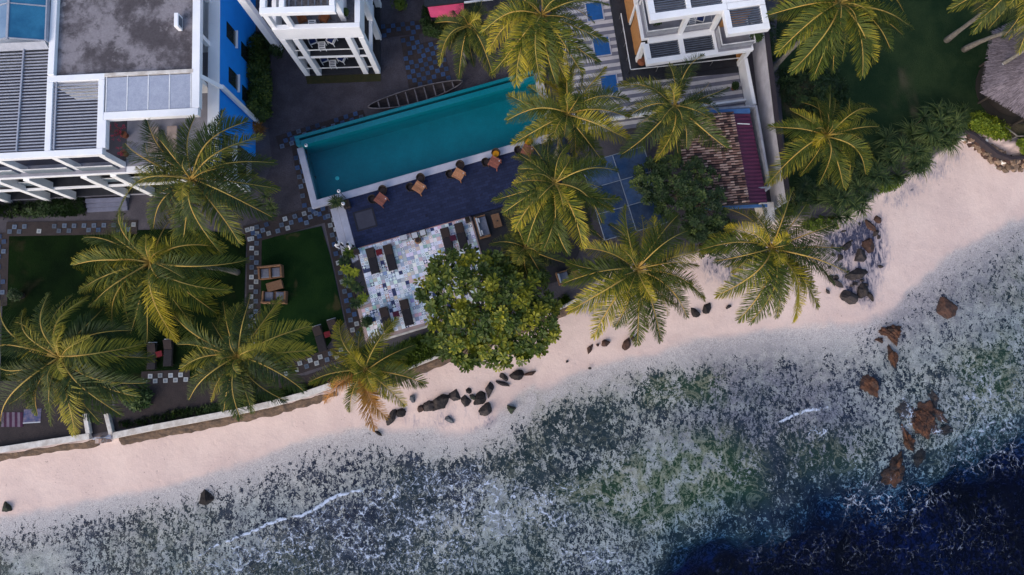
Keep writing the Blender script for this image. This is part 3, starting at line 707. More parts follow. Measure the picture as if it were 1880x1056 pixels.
tr = N(nt, 'ShaderNodeBsdfTransparent'); tr.inputs[0].default_value = (.70, 1.0, 1.0, 1)
gl = N(nt, 'ShaderNodeBsdfGlossy'); gl.inputs['Roughness'].default_value = .06; fr = N(nt, 'ShaderNodeFresnel'); fr.inputs[0].default_value = 1.33
bn = N(nt, 'ShaderNodeBump'); bn.inputs['Strength'].default_value = .6; bn.inputs['Distance'].default_value = .05
nt.links.new(tnoise(nt, pos(nt), 5, 3, .6), bn.inputs['Height']); nt.links.new(bn.outputs[0], gl.inputs['Normal']); nt.links.new(bn.outputs[0], fr.inputs['Normal'])
bf = mth(nt, 'SUBTRACT', 1.0, N(nt, 'ShaderNodeNewGeometry').outputs['Backfacing'])
mx = N(nt, 'ShaderNodeMixShader'); nt.links.new(mth(nt, 'MULTIPLY', fr.outputs[0], mth(nt, 'MULTIPLY', bf, .6)), mx.inputs[0]); nt.links.new(tr.outputs[0], mx.inputs[1]); nt.links.new(gl.outputs[0], mx.inputs[2])
nt.links.new(mx.outputs[0], nt.nodes['Material Output'].inputs[0])
wq = MB(); wq.add([(*x.xy, ZW) for x in q], [(0, 1, 2, 3)]); wq.build('water', PW, pl)
part('pool_light', M('pool_light', (.10, .55, .60), rough=.3), pl, 'lathe', T(-.36, 6.3, G - 1.249), [(.16, 0), (.16, .03), (.1, .05)])

# striped deck of the right-hand villa: every board strip a piece
C = Frame((1188, 118), (1315, 100), G + 3.4)
sdk = MB(); sdk.prism([C(-5.6, -3.6), C(7.75, -3.6), C(7.75, 9.5), C(-5.6, 9.5)], G - .3, G + .20); sdko = sdk.build('striped_deck', M('deck_base', (.05, .05, .06), rough=.9)); sdko['kind'] = 'structure'
STW = M('white_deck_strip', (.52, .49, .50), (.44, .42, .43), rough=.7, scale=2, fine=.1); STG = M('grey_deck_strip', (.165, .165, .21), (.135, .135, .17), rough=.7, scale=2, fine=.1)
i = 0; t = -3.55
while t < 9.3:
    wd = .30
    part('deck_strip', STW if i % 2 else STG, sdko, 'prism', [C(-5.55, t + .004), C(7.7 if t < .2 else -1.25, t + .004), C(7.7 if t < .2 else -1.25, t + wd - .004), C(-5.55, t + wd - .004)], G + .18, G + .232 + .002 * (i % 2))
    t += wd; i += 1
for k, (s0, t0) in enumerate(((-3.0, .95), (-3.1, 4.1), (-3.2, 7.05))):
    sk = thing('floor_window', 'blue glazed square with pale rim let into the striped deck', 'skylight', C(s0 + .65, t0 - .75, G + .23), 'blue squares in the striped deck')
    a = [C(s0, t0 - 1.55), C(s0 + 1.3, t0 - 1.55), C(s0 + 1.3, t0), C(s0, t0)]
    part('pane', M('blue_pane', (.010, .085, .28), (.008, .07, .23), rough=.25, scale=3, spec=.5), sk, 'prism', a, G + .2, G + .262)
    for j in range(4):
        part('rim', M('pale_rim', (.42, .43, .50), rough=.6), sk, 'bar', (*a[j].xy, G + .285), (*a[(j + 1) % 4].xy, G + .286 + .001 * j), .09, .06)
# ------------------------------------------------------------------ buildings
# --- hotel wing with louvred roof, stained concrete roof and blue side wall
A = Frame((0, 290), (185, 281), G + 8.6); A.o = A(6.56, 0, 0)
ZR, Z2, Z1, ZB = G + 8.6, G + 5.65, G + 2.9, G + 6.7
ha = thing('hotel_building', 'white concrete hotel wing with louvred roof, stained flat roof and bright blue side wall', 'building', A(-4, 6, G))
def slab(name, mat, fr, s0, s1, t0, t1, z0, z1, par, bevel=0):
    return part(name, mat, par, 'prism', [fr(s0, t0), fr(s1, t0), fr(s1, t1), fr(s0, t1)], z0, z1, bevel=bevel)
slab('floor_slab', WHITE, A, -18, 6.5, -.5, 15, Z1 - .2, Z1, ha)
slab('floor_slab', WHITE, A, -18, 6.5, -.45, 15, Z2 - .24, Z2, ha)
slab('terrace_floor', M('louvre_shade_floor', (.055, .055, .08), (.035, .035, .05), rough=.7, scale=.7), A, -17.9, .0, .4, 8, Z2 + .002, Z2 + .03, ha); slab('terrace_floor', GREYFLOOR, A, .01, 6.0, .0, 8, Z2 + .002, Z2 + .03, ha); slab('terrace_floor', GREYFLOOR, A, -17.9, .0, -.38, .39, Z2 + .002, Z2 + .03, ha)  # under the louvres the floor colour is darkened to carry their shade
DIMW = M('dim_room_wall', (.05, .055, .07), rough=.8)  # shade of the balcony rooms put into the wall colour
slab('back_wall', DIMW, A, -17.8, 6.3, 1.6, 1.8, G, Z1 - .31, ha)
slab('dark_floor_layer', DARKFLOOR, A, -17.8, 6.2, -.36, 1.5, Z1 + .002, Z1 + .02, ha); slab('dark_floor_layer', DARKFLOOR, A, -17.8, 6.2, -.38, 1.5, G + .252, G + .27, ha)  # near-black layers paint the balconies' shade onto the slabs
slab('back_wall', DIMW, A, -17.8, 6.3, 1.6, 1.8, Z1, Z2 - .33, ha)
slab('plinth', GREYFLOOR, A, -18, 6.5, -.4, 15, G - .1, G + .25, ha)
for z0, z1 in ((G + .25, Z1 - .33), (Z1 + .002, Z2 - .36)):                    # recessed glazing
    for s0, s1 in ((-11.9, -9.2), (-8.9, -7.2), (-6.8, -3.3), (-2.8, -1.2), (-.6, 2.4), (3.0, 5.6)):
        wdw = slab('window', GLASSDK, A, s0, s1, 1.52, 1.58, z0 + .05, z1 - .1, ha)
        slab('mullion', SLATDK, A, (s0 + s1) / 2 - .04, (s0 + s1) / 2 + .04, 1.47, 1.515, z0 + .05, z1 - .1, wdw)
for s0 in (-16.2, -12.15, -9.1, -7.1, -3.1, -1.05, 2.9, 4.9, 6.2):
    slab('column', WHITE, A, s0 - .22, s0 + .22, -.58, .0, G, Z2 - .26, ha, .02)
for s0 in (-16.2, -12.15, -7.0, -3.3, -.2):
    slab('column', WHITE, A, s0 - .2, s0 + .2, -.08, .3, Z2, ZR - .42, ha, .02)
RAILG = M('rail_glass', (.13, .17, .20), (.10, .13, .16), rough=.1, spec=.6)
for a, b, z in ((-12, -7.3, Z2), (-6.7, -3.55, Z2), (-3.0, -.45, Z2), (-8.9, -7.35, Z1), (-2.85, -1.3, Z1), (-.8, 2.6, Z1), (-12, -9.3, Z1)):
    g_ = slab('railing', RAILG, A, a, b, -.20, -.185, z + .05, z + .85, ha)
    part('handrail', WHITEMETAL, g_, 'bar', A(a, -.19, z + .92), A(b, -.19, z + .92), .06, .06)
# roof frame beams
def beamA(s0, t0, s1, t1, wd, z=ZR, h=.42, mat=WHITE, name='roof_beam'):
    return part(name, mat, ha, 'bar', A(s0, t0, z), A(s1, t1, z), wd, h, bevel=.02)
beamA(-18, .12, .1, .12, .42); beamA(-3.5, .34, -3.5, 5.0, .40, ZR - .003); beamA(-.1, .34, -.1, 5.0, .40, ZR - .003)
beamA(-3.7, 5.22, .1, 5.22, .42); beamA(.11, 2.5, 6.3, 2.5, .5); beamA(6.12, 2.76, 6.12, 15, .52); beamA(-3.42, 5.44, -3.3, 15, .42, ZR + .1, .6)
beamA(.14, .36, .14, 2.24, .30, ZR - .004)
# louvres
for k in range(33):
    t = .5 + k * .215
    if t > 7.25: break
    part('slat', SLAT, ha, 'bar', A(-17.9, t, ZR - .12), A(-3.72, t, ZR - .12), .078, .05)
for k in range(21):
    t = .5 + k * .215
    if t > 4.85: break
    part('slat', SLAT, ha, 'bar', A(-3.28, t, ZR - .12), A(-.32, t, ZR - .12), .078, .05)
for s0 in (-5.45, -8.6, -12.5): part('purlin', SLAT, ha, 'bar', A(s0 - .1, .4, ZR - .01), A(s0 + .1, 7.4, ZR - .01), .09, .09)
part('purlin', SLAT, ha, 'bar', A(-3.1, .4, ZR - .01), A(-3.08, 5.0, ZR - .01), .08, .09)
# what shows between the louvres: inner room walls
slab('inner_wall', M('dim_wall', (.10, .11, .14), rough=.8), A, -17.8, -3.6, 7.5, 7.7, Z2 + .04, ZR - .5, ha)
slab('inner_wall', WHITE, A, -3.6, 6.0, 5.0, 5.25, Z2 + .04, ZR - .45, ha)
slab('door', GLASSDK, A, .6, 3.0, 4.9, 4.98, Z2 + .05, Z2 + 2.2, ha)
# translucent sheet roof over the terrace
tr_ = slab('sheet_roof', M('opal_roof_sheet', (.36, .39, .48), (.30, .33, .42), rough=.35, scale=3, fine=.15), A, .25, 5.8, 2.78, 5.1, ZR - .08, ZR - .03, ha)
for s0 in (.24, 1.62, 3.0, 4.4, 5.8): part('sheet_bar', WHITEMETAL, tr_, 'bar', A(s0, 2.77, ZR - .01), A(s0, 5.35, ZR - .01), .06, .06)
part('sheet_bar', WHITE_OLD, tr_, 'bar', A(.1, 5.3, ZR + .012), A(5.95, 5.3, ZR + .012), .24, .2)
# stained concrete roof
cm_, nt, b = _mat('stained_roof')
p = pos(nt)
c = mixc(nt, ramp(nt, tnoise(nt, p, .30, 6, .68, .1), .42, .58), (.060, .052, .060), (.20, .185, .205))
c = mixc(nt, ramp(nt, tnoise(nt, p, .9, 6, .72, .1), .50, .66, 0, .8), c, (.045, .039, .046))
c = mixc(nt, ramp(nt, tnoise(nt, p, .8, 4, .6), .60, .70, 0, .7), c, (.27, .255, .27))
c = mixc(nt, 1.0, c, mixc(nt, tnoise(nt, p, 6, 5, .8), (.4,) * 3, (1.6,) * 3), 'MULTIPLY')
nt.links.new(c, b.inputs['Base Color']); b.inputs['Roughness'].default_value = .95
slab('flat_roof', cm_, A, -3.2, 5.86, 5.46, 15.2, ZR - .5, ZR - .2, ha)
ac = thing('rooftop_unit', 'small white boxy unit standing on the stained concrete roof', 'air conditioner', A(5.0, 8.75, ZR - .2))
slab('casing', WHITE, A, 4.85, 5.12, 8.2, 9.15, ZR - .2, ZR + .45, ac, .02); slab('grille', SLATDK, A, 5.125, 5.14, 8.35, 9.0, ZR - .1, ZR + .35, ac)
# glass gable skylight
SKYG = M('blue_skylight_glass', (.012, .10, .21), (.03, .17, .30), rough=.12, scale=.9, amount=.5, spec=.6)
SKYG2 = M('sky_reflection_glass', (.17, .25, .37), (.10, .17, .28), rough=.12, scale=.6, amount=.5, spec=.6)  # grey reflection on the left panes put into the glass colour
def quad(name, mat, par, pts, th=.03):
    n = (Vector(pts[1]) - Vector(pts[0])).cross(Vector(pts[2]) - Vector(pts[0])).normalized() * th
    v = [Vector(p) for p in pts] + [Vector(p) - n for p in pts]
    m = MB(); m.add(v, [(0, 1, 2, 3), (7, 6, 5, 4), (0, 4, 5, 1), (1, 5, 6, 2), (2, 6, 7, 3), (3, 7, 4, 0)]); return m.build(name, mat, par)
rs = -5.75; zr, ze = ZR + .95, ZR + .35
for k, t0 in enumerate((7.75, 10.15, 12.55)):
    quad('pane', SKYG, ha, [A(rs + .05, t0, zr), A(-3.72, t0, ze), A(-3.72, t0 + 2.32, ze), A(rs + .05, t0 + 2.32, zr)])
    quad('pane', SKYG2, ha, [A(-7.8, t0, ze), A(rs - .05, t0, zr), A(rs - .05, t0 + 2.32, zr), A(-7.8, t0 + 2.32, ze)])
    quad('pane', SKYG2, ha, [A(-9.9, t0, ze - .6), A(-7.88, t0, ze), A(-7.88, t0 + 2.32, ze), A(-9.9, t0 + 2.32, ze - .6)])
    part('glazing_bar', SLAT, ha, 'bar', A(rs, t0 - .04, zr + .05), A(-3.7, t0 - .04, ze + .05), .07, .08); part('glazing_bar', SLAT, ha, 'bar', A(rs, t0 - .04, zr + .05), A(-9.9, t0 - .04, ze - .5), .07, .08)
part('ridge_bar', SLAT, ha, 'bar', A(rs, 7.6, zr + .06), A(rs, 15, zr + .06), .14, .1)
part('glazing_bar', SLAT, ha, 'bar', A(-7.84, 7.6, ze + .05), A(-7.84, 15, ze + .05), .08, .1)
quad('gable_flashing', SLAT, ha, [A(-9.9, 7.34, ZR - .1), A(-3.72, 7.34, ZR - .1), A(-3.72, 7.68, ZR + .33), A(-9.9, 7.68, ZR + .33)])
slab('gutter', SLAT, A, -3.7, -3.62, 7.7, 15, ZR - .3, ZR + .4, ha)
# blue side wall with its parapet, windows
slab('blue_wall', BLUEWALL, A, 6.62, 6.82, 2.2, 20, G, ZB, ha)
slab('wall_cap', WHITE, A, 6.12, 6.88, -.3, 20, ZB, ZB + .12, ha)
slab('blue_wall', BLUEWALL, A, 6.3, 6.60, -.4, 2.18, Z2 + .002, ZB - .01, ha)
for t0, z0 in ((9.2, G + 4.0), (9.0, G + 1.4), (6.0, G + 3.6), (5.7, G + 1.2)):
    wq = slab('window', GLASSDK, A, 6.825, 6.86, t0, t0 + 1.15, z0, z0 + 1.5, ha); slab('sill', WHITE, A, 6.83, 7.0, t0 - .1, t0 + 1.25, z0 - .1, z0 - .02, wq)
for t0 in (8.0, 11.2): part('post', WHITE, ha, 'box', A(6.12, t0, ZB + .12), .3, .3, ZR - ZB - .54, A.ang)
part('corner_column', WHITE, ha, 'box', A(7.02, 4.95, G), .22, .3, ZB - G, A.ang)
part('raking_strut', WHITE, ha, 'bar', A(6.4, 4.95, ZR - .05), A(7.02, 4.95, ZB + .02), .3, .3)
slab('planter', SOIL, A, 6.36, 6.60, 2.6, 15, ZB - .6, ZB - .02, ha)
# front steps
for k in range(3): slab('step', M('blue_grey_step', (.14, .15, .22), rough=.7), A, -6.1, -3.0, -.95 - .32 * k, -.65 - .32 * k + (.03 if k == 0 else 0), G - .05, G + .36 - .12 * k, ha)
slab('entrance_wall', WHITE, A, -5.9, -3.3, .6, .9, G + .25, G + 1.2, ha)
# pale sun beds on the roof terrace
for k, s0 in enumerate((2.05, 3.35)):
    sb = thing('sunbed', 'flat beige sunbed on the grey hotel roof terrace, the one ' + ('nearer the flower pots' if k == 0 else 'nearer the blue wall'), 'sunbed', A(s0, 1.7, Z2 + .03), 'beige sunbeds on the roof terrace')
    slab('mattress', M('beige_mattress', (.36, .29, .27), rough=.95, scale=5), A, s0 - .36, s0 + .36, .75, 2.6, Z2 + .33, Z2 + .45, sb, .04)
    for ds in (-.28, .28):
        for dt in (.9, 2.4): part('leg', WICKERDK, sb, 'box', A(s0 + ds, dt, Z2 + .03), .06, .06, .3, A.ang)

# --- middle block: stacked white balconies
B = Frame((562, 138), (697, 134), G)
hb = thing('balcony_building', 'narrow white block with stacked balconies and thick white columns beside the pool yard', 'building', B(2.9, 5, G))
Y1, Y2, YP, YR = G + 3.1, G + 6.2, G + 7.4, G + 9.4
slab('ground_floor', DARKFLOOR, B, -.05, 5.85, -.02, 14, G - .1, G + .12, hb)
slab('floor_slab', WHITE, B, -.05, 5.85, -.03, 14, Y1 - .22, Y1 - .012, hb); slab('dark_floor_layer', DARKFLOOR, B, .2, 5.6, .04, 3.1, Y1 - .01, Y1 + .01, hb)
slab('roof_slab', WHITE, B, -.1, 5.9, -.05, 14, Y2 - .3, Y2, hb)
slab('terrace_floor', M('speckled_terrace', (.15, .15, .175), (.095, .095, .11), rough=.85, scale=2.2, fine=.35, bscale=8), B, .1, 5.7, .2, 13.9, Y2 + .002, Y2 + .03, hb)
slab('parapet', WHITE, B, -.1, 5.9, -.08, .26, Y2 + .001, YP, hb, .02); slab('parapet', WHITE, B, 5.55, 5.93, .27, 14, Y2 + .001, YP, hb, .02); slab('parapet', WHITE, B, -.12, .2, .27, 14, Y2 + .001, YP - .003, hb, .02)
for s0 in (.12, 1.05, 4.72, 5.66):
    slab('column', WHITE, B, s0 - .2, s0 + .2, -.08, .42, G, Y2 - .31, hb, .02)
for t0 in (2.9, 5.6, 8.4, 11.2): slab('column', WHITE, B, 5.5, 5.95, t0 - .2, t0 + .2, G, Y2 - .31, hb, .02)
for z0, z1 in ((G + .12, Y1 - .23), (Y1 + .002, Y2 - .31)):
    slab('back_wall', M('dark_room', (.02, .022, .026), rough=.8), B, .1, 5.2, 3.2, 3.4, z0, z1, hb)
    g0 = slab('glass_door', GLASSDK, B, .5, 5.0, 3.1, 3.16, z0 + .05, z1 - .2, hb); slab('mullion', WHITEMETAL, B, 2.7, 2.78, 3.05, 3.095, z0 + .05, z1 - .2, g0)
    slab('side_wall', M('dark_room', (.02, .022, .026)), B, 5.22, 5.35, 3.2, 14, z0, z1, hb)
    slab('side_wall', WHITE, B, -.02, .12, .45, 14, z0, z1, hb)
    for a, b in ((.34, .84), (1.27, 4.5), (4.94, 5.44)):
        part('handrail', WHITEMETAL, hb, 'bar', B(a, .05, z0 + .95), B(b, .05, z0 + .95), .06, .06)
    for t0 in (3.8, 6.6): 
        pw = slab('window', GLASSDK, B, 5.36, 5.40, t0, t0 + 1.3, z0 + .8, z1 - .4, hb); slab('sill', WHITE, B, 5.37, 5.52, t0 - .05, t0 + 1.35, z0 + .72, z0 + .78, pw)
# roof frame above the terrace
for a in ((-.2, .2, 4.75, .2), (-.2, 3.0, 4.75, 3.0), (-.2, 5.8, 4.75, 5.8)): part('roof_beam', WHITE, hb, 'bar', B(a[0], a[1], YR), B(a[2], a[3], YR), .42, .4, bevel=.02)
for s0 in (0.0, 1.25, 4.54): part('roof_beam', WHITE, hb, 'bar', B(s0, .42, YR - .003), B(s0, 10, YR - .003), .36, .4, bevel=.02)
for k in range(7): part('slat', SLATDK, hb, 'bar', B(1.7 + k * .42, .42, YR - .1), B(1.7 + k * .42, 2.78, YR - .1), .07, .1)
for s0 in (0.05, 1.25): part('column', WHITE, hb, 'box', B(s0, .2, YP if s0 < .2 else Y2 + .03), .34, .34, YR - .4 - (YP if s0 < .2 else Y2 + .03), B.ang)
slab('penthouse', WHITE, B, 1.0, 4.7, 3.1, 10, Y2 + .03, YR - .41, hb); slab('penthouse', WHITE, B, 4.36, 4.72, 1.0, 3.08, Y2 + .03, YR - .41, hb)
slab('glass_door', GLASSDK, B, 1.6, 4.1, 3.02, 3.09, Y2 + .05, Y2 + 2.2, hb)
for z0 in (G, ): 
    part('side_column', WHITE, hb, 'box', B(-2.1, 2.2, G), .5, .5, YR - .6 - G, B.ang); part('side_beam', WHITE, hb, 'bar', B(-2.6, 2.2, YR - .2), B(-.42, 2.2, YR - .2), .5, .4); part('side_beam', WHITE, hb, 'bar', B(-2.1, 2.46, YR - .203), B(-2.1, 7, YR - .203), .45, .4)
gs = sheet('grass_strip', [(561, 140), (699, 135), (699, 149), (564, 154)], M('olive_turf', (.035, .032, .012), (.022, .026, .01), rough=1, scale=3, bmp=.8), G + .05)

# --- right villa: two storeys of white frames with dark louvres
hc = thing('villa_building', 'white two-storey villa with dark louvred frames and orange wood panels above the striped deck', 'building', C(4, 3, G))
V0, V1, V2 = G + .3, G + 3.4, G + 6.4
slab('base_floor', DARKFLOOR, C, -1.2, 7.8, .18, 9.5, G - .1, V0 + .05, hc)
part('base_edge', BLACKROOF, hc, 'prism', [C(-1.2, .1), C(7.7, -.35), C(7.7, .15), C(-1.2, .15)], G, V0 + .045)
for a, b in ((C(-.75, 5.3, G + 1.25), C(-.75, .7, G + 1.25)), (C(-.75, .7, G + 1.25), C(7.7, .4, G + 1.25))):
    part('handrail', WHITEMETAL, hc, 'bar', a, b, .06, .05)
    for k in range(5): part('rail_post', STEEL, hc, 'box', (*(a.lerp(b, k / 4)).xy, V0 + .05), .04, .04, G + 1.2 - V0 - .05)
# lower frame with louvres
for a in ((0, .2, 5.15, .2), (0, 1.78, 5.15, 1.78)): part('frame_beam', WHITE, hc, 'bar', C(a[0] + (.0 if a[1] < 1 else .42), a[1], V1), C(a[2], a[3], V1), .40, .45, bevel=.02)
for s0, w_ in ((.2, .4), (2.75, .36), (5.2, .2)): part('frame_beam', WHITE, hc, 'bar', C(s0, .41, V1 - .003), C(s0, 1.57, V1 - .003), w_, .45, bevel=.02)
for s0, s1 in ((.42, 2.55), (2.95, 5.08)):
    for k in range(7): part('slat', SLATDK, hc, 'bar', C(s0, .5 + k * .17, V1 - .1), C(s1, .5 + k * .17, V1 - .1), .07, .12)
slab('floor_slab', WHITE, C, 5.12, 7.9, -.02, 9.5, V1 - .4, V1 - .02, hc, .02)
slab('floor_slab', WHITE, C, -.02, 5.1, 2.0, 9.5, V1 - .4, V1 - .02, hc, .02)
slab('balcony_floor', GREYFLOOR, C, 5.3, 7.75, .15, 5, V1 - .018, V1 + .02, hc); slab('balcony_floor', GREYFLOOR, C, .15, 5.25, 2.02, 5, V1 - .018, V1 + .018, hc)
# railings, glass
for a, b in ((C(.25, 5, V1), C(.25, 2.05, V1)), (C(.25, 2.05, V1), C(2.5, 2.05, V1)), (C(3.0, 2.05, V1), C(5.0, 2.05, V1)), (C(5.35, 1.7, V1), C(5.35, .25, V1)), (C(5.35, .25, V1), C(7.75, .25, V1)), (C(7.75, .25, V1), C(7.75, 1.7, V1))):
    g_ = part('railing', M('clear_rail', (.24, .25, .29), rough=.1, spec=.6), hc, 'bar', a + Vector((0, 0, .85)), b + Vector((0, 0, .85)), .015, .75)
    part('handrail', WHITEMETAL, g_, 'bar', a + Vector((0, 0, .92)), b + Vector((0, 0, .92)), .06, .06)
# upper frames with louvres
for a in ((0, 2.05, 5.4, 2.05, .5), ): part('frame_beam', WHITE, hc, 'bar', C(a[0], a[1], V2), C(a[2], a[3], V2), a[4], .5, bevel=.02)
for s0, w_ in ((.22, .44), (2.8, .34), (5.3, .3)): part('frame_beam', WHITE, hc, 'bar', C(s0, 2.31, V2 - .003), C(s0, 9, V2 - .003), w_, .5, bevel=.02)
for s0, s1 in ((.46, 2.62), (2.98, 5.14)):
    for k in range(16): part('slat', SLATDK, hc, 'bar', C(s0, 2.4 + k * .18, V2 - .1), C(s1, 2.4 + k * .18, V2 - .1), .07, .12)
for a in ((5.1, .24, 8.05, .24), (5.42, 2.05, 8.05, 2.05)): part('frame_beam', WHITE, hc, 'bar', C(a[0], a[1], V2 + .001), C(a[2], a[3], V2 + .001), .44, .5, bevel=.02)
for s0 in (5.3, 7.85): part('frame_beam', WHITE, hc, 'bar', C(s0, .47, V2 - .002), C(s0, 1.79, V2 - .002), .40, .5, bevel=.02)
slab('roof_slab', WHITE, C, 5.45, 8.3, 2.3, 9.5, V2 - .4, V2 - .01, hc)
for k in range(8): part('slat', SLATDK, hc, 'bar', C(5.52, .55 + k * .17, V2 - .1), C(7.63, .55 + k * .17, V2 - .1), .07, .12)
slab('wood_wall', WOODPANEL, C, 5.6, 7.5, 2.0, 2.1, V1 + .02, V2 - .6, hc); slab('back_wall', WHITE, C, .2, 5.2, 4.6, 4.8, V1 + .02, V2 - .5, hc)
slab('glass_door', GLASSDK, C, .8, 4.6, 4.5, 4.58, V1 + .05, V2 - .8, hc)
for s0, t0, z0, z1 in ((2.78, 2.05, V1 - .02, V2 - .5), (5.14, 2.0, V1, V2 - .5)): part('post', WHITE, hc, 'box', C(s0, t0, z0), .3, .34, z1 - z0, C.ang)
for s0, t0 in ((.1, 1.75), (7.8, .3)): part('post', WHITE, hc, 'box', C(s0, t0, G + .2), .3, .34, V1 - .45 - G - .2, C.ang)
slab('side_wall', WHITE, C, -.06, .06, 4.7, 9.5, G + .2, V2 - .1, hc); slab('wood_panel', WOODPANEL, C, -.12, -.065, 4.9, 9.4, G + .3, V1 - .5, hc)
slab('wood_panel', WOODPANEL, C, -.1, -.03, 1.95, 4.4, V1 - .9, V1 - .41, hc); slab('wood_panel', WOODPANEL, C, -.02, .1, 2.2, 4.4, V0 + .06, V1 - .45, hc)
slab('side_wall', WHITE, C, 7.80, 7.98, .5, 9.5, G + .2, V1 - .41, hc); slab('wood_panel', WOODPANEL, C, 7.72, 7.79, .5, 4.0, G + .3, V1 - .45, hc)
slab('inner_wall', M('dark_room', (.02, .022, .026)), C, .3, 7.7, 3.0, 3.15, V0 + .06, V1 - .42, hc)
slab('fin_wall', WHITE, C, 7.74, 8.0, -3.55, .1, G - .1, G + 1.7, hc)
slab('deck_parapet', WHITE, C, -5.5, 7.72, -2.78, -2.62, G + .2, G + .62, hc)

# --- tiled house with purple sheet lean-to
D0 = [(1268, 212), (1344, 205), (1374, 372), (1296, 380)]
hd = thing('tiled_house', 'low house with old clay tile roof and purple corrugated lean-to beside the boundary wall', 'building', P(1345, 300))
zr0, zr1 = G + 3.9, G + 3.0
def lerp2(q, a, b, za, zb):
    """point on a roof whose corners are photo pixels: a across (za -> zb), b along"""
    z = za + (zb - za) * a
    x = (q[0][0] * (1 - a) + q[1][0] * a) * (1 - b) + (q[3][0] * (1 - a) + q[2][0] * a) * b
    y = (q[0][1] * (1 - a) + q[1][1] * a) * (1 - b) + (q[3][1] * (1 - a) + q[2][1] * a) * b
    return P(x, y, z)
q0 = [(1238, 214), (1344, 205), (1374, 372), (1268, 382)]
rv, rf, rt = [], [], []
rows, ncol = 36, 15
for i in range(rows):
    for j in range(ncol):
        a0, a1 = j / ncol, (j + 1.25) / ncol; jb = (random.random() - .5) * .004
        p0 = lerp2(q0, a0, (i + .5) / rows + jb, zr0, zr1); p1 = lerp2(q0, min(a1, 1.02), (i + .5) / rows + jb, zr0, zr1)
        d = (p1 - p0); sd = Vector((-d.y, d.x, 0)).normalized(); k = len(rv); lift = .03 + random.random() * .025
        for pp, ext in ((p0, 0), (p1, .02)):
            for an in (0, 45, 90, 135, 180):
                r = .066; rv.append(tuple(pp + sd * r * math.cos(R_(an)) + Vector((0, 0, r * .8 * math.sin(R_(an)) + lift + ext * 1.5))))
        tn = random.choice([.05, .2, .45, .6, .8, .85, .95, 1.0])
        rt += [tn] * 10
        for m_ in range(4): rf.append((k + m_, k + m_ + 1, k + 6 + m_, k + 5 + m_))
        rf.append((k + 5, k + 6, k + 7, k + 8, k + 9))
CLAY, nt, b = _mat('clay_tiles')
r = N(nt, 'ShaderNodeValToRGB'); e = r.color_ramp.elements; e[0].color = (.022, .015, .018, 1); e[1].color = (.44, .30, .25, 1)
for ps_, cc in ((.35, (.11, .05, .045)), (.6, (.22, .12, .095)), (.8, (.25, .15, .125))): k = e.new(ps_); k.color = (*cc, 1)
nt.links.new(attr(nt, 'tint'), r.inputs[0])
nt.links.new(mixc(nt, 1.0, r.outputs[0], mixc(nt, tnoise(nt, pos(nt), 7, 4, .7), (.5,) * 3, (1.4,) * 3), 'MULTIPLY'), b.inputs['Base Color']); b.inputs['Roughness'].default_value = .9
ro = raw('tile_roof', rv, rf, CLAY, hd, tint=rt, kind='stuff')
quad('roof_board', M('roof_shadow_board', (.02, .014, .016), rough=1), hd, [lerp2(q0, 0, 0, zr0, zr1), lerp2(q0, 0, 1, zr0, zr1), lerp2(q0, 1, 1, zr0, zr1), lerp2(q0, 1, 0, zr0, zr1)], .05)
q1 = [(1345, 209), (1377, 208), (1409, 372), (1375, 373)]
pv, pf = [], []
n = 110
for i in range(n + 1):
    for a in (0, 1):
        z = (zr1 - .12) + (-.45) * a; pp = lerp2(q1, a, i / n, zr1 - .12, zr1 - .57); pv.append((pp.x, pp.y, pp.z + .035 * math.sin(i / n * 2 * PI * 24)))
for i in range(n): pf.append((2 * i, 2 * i + 1, 2 * i + 3, 2 * i + 2))
raw('sheet_roof', pv, pf, PURPLE, hd)
part('fascia', BLUEGUT, hd, 'bar', P(1268, 384, G + 2.95), P(1409, 377, G + 2.6), .2, .2); part('fascia', BLUEGUT, hd, 'bar', P(1238, 209, G + 3.4), P(1377, 203, G + 2.7), .35, .25)
part('pipe', WHITEMETAL, hd, 'tube', [P(1354, 227, G + 3.0), P(1376, 228, G + 2.75)], .04, 6)
hw = [P(1262, 225, G), P(1368, 218, G), P(1392, 360, G), P(1285, 368, G)]
hm = MB(); hm.ribbon([*hw, hw[0]], .2, G - .1, G + 2.55); hm.build('wall', M('dull_render', (.30, .32, .38), (.2, .21, .26), rough=.9), hd)
wl = MB(); wl.prism([P(1385, 380, G), P(1408, 379, G), P(1412, 415, G), P(1392, 412, G)], G - .1, G + 1.4); wl.build('garden_wall', WHITE_OLD, hd)

# --- blue sheet canopy
he = thing('sheet_canopy', 'blue sheet canopy with thin pale frame under the palms', 'canopy', P(1150, 345)); E0 = P(1139, 331, G + 2.9)
def Ef(s, t, z=G + 2.9): p = E0 + T.u * s + T.v * t; return Vector((p.x, p.y, z))
for i in range(-1, 1):
    for j in range(-2, 1):
        quad('roof_sheet', BLUEPOLY, he, [Ef(i * 2.35 + .03, j * 1.95 + .03), Ef(i * 2.35 + 2.32, j * 1.95 + .03), Ef(i * 2.35 + 2.32, j * 1.95 + 1.92), Ef(i * 2.35 + .03, j * 1.95 + 1.92)], .03)
FBAR = M('dull_frame', (.22, .27, .36), rough=.6)
for i in range(-1, 2): part('frame_bar', FBAR, he, 'bar', Ef(i * 2.35, -3.9, G + 2.93), Ef(i * 2.35, 1.95, G + 2.93), .05, .08)
for j in range(-2, 2): part('frame_bar', FBAR, he, 'bar', Ef(-2.35, j * 1.95, G + 2.935), Ef(2.35, j * 1.95, G + 2.935), .035, .08)
for i in (-1, 1):
    for j in (-2, 0, 1): part('post', STEEL, he, 'box', Ef(i * 2.35 + (.08 if i < 0 else -.08), j * 1.85, G), .1, .1, 2.85, T.ang)

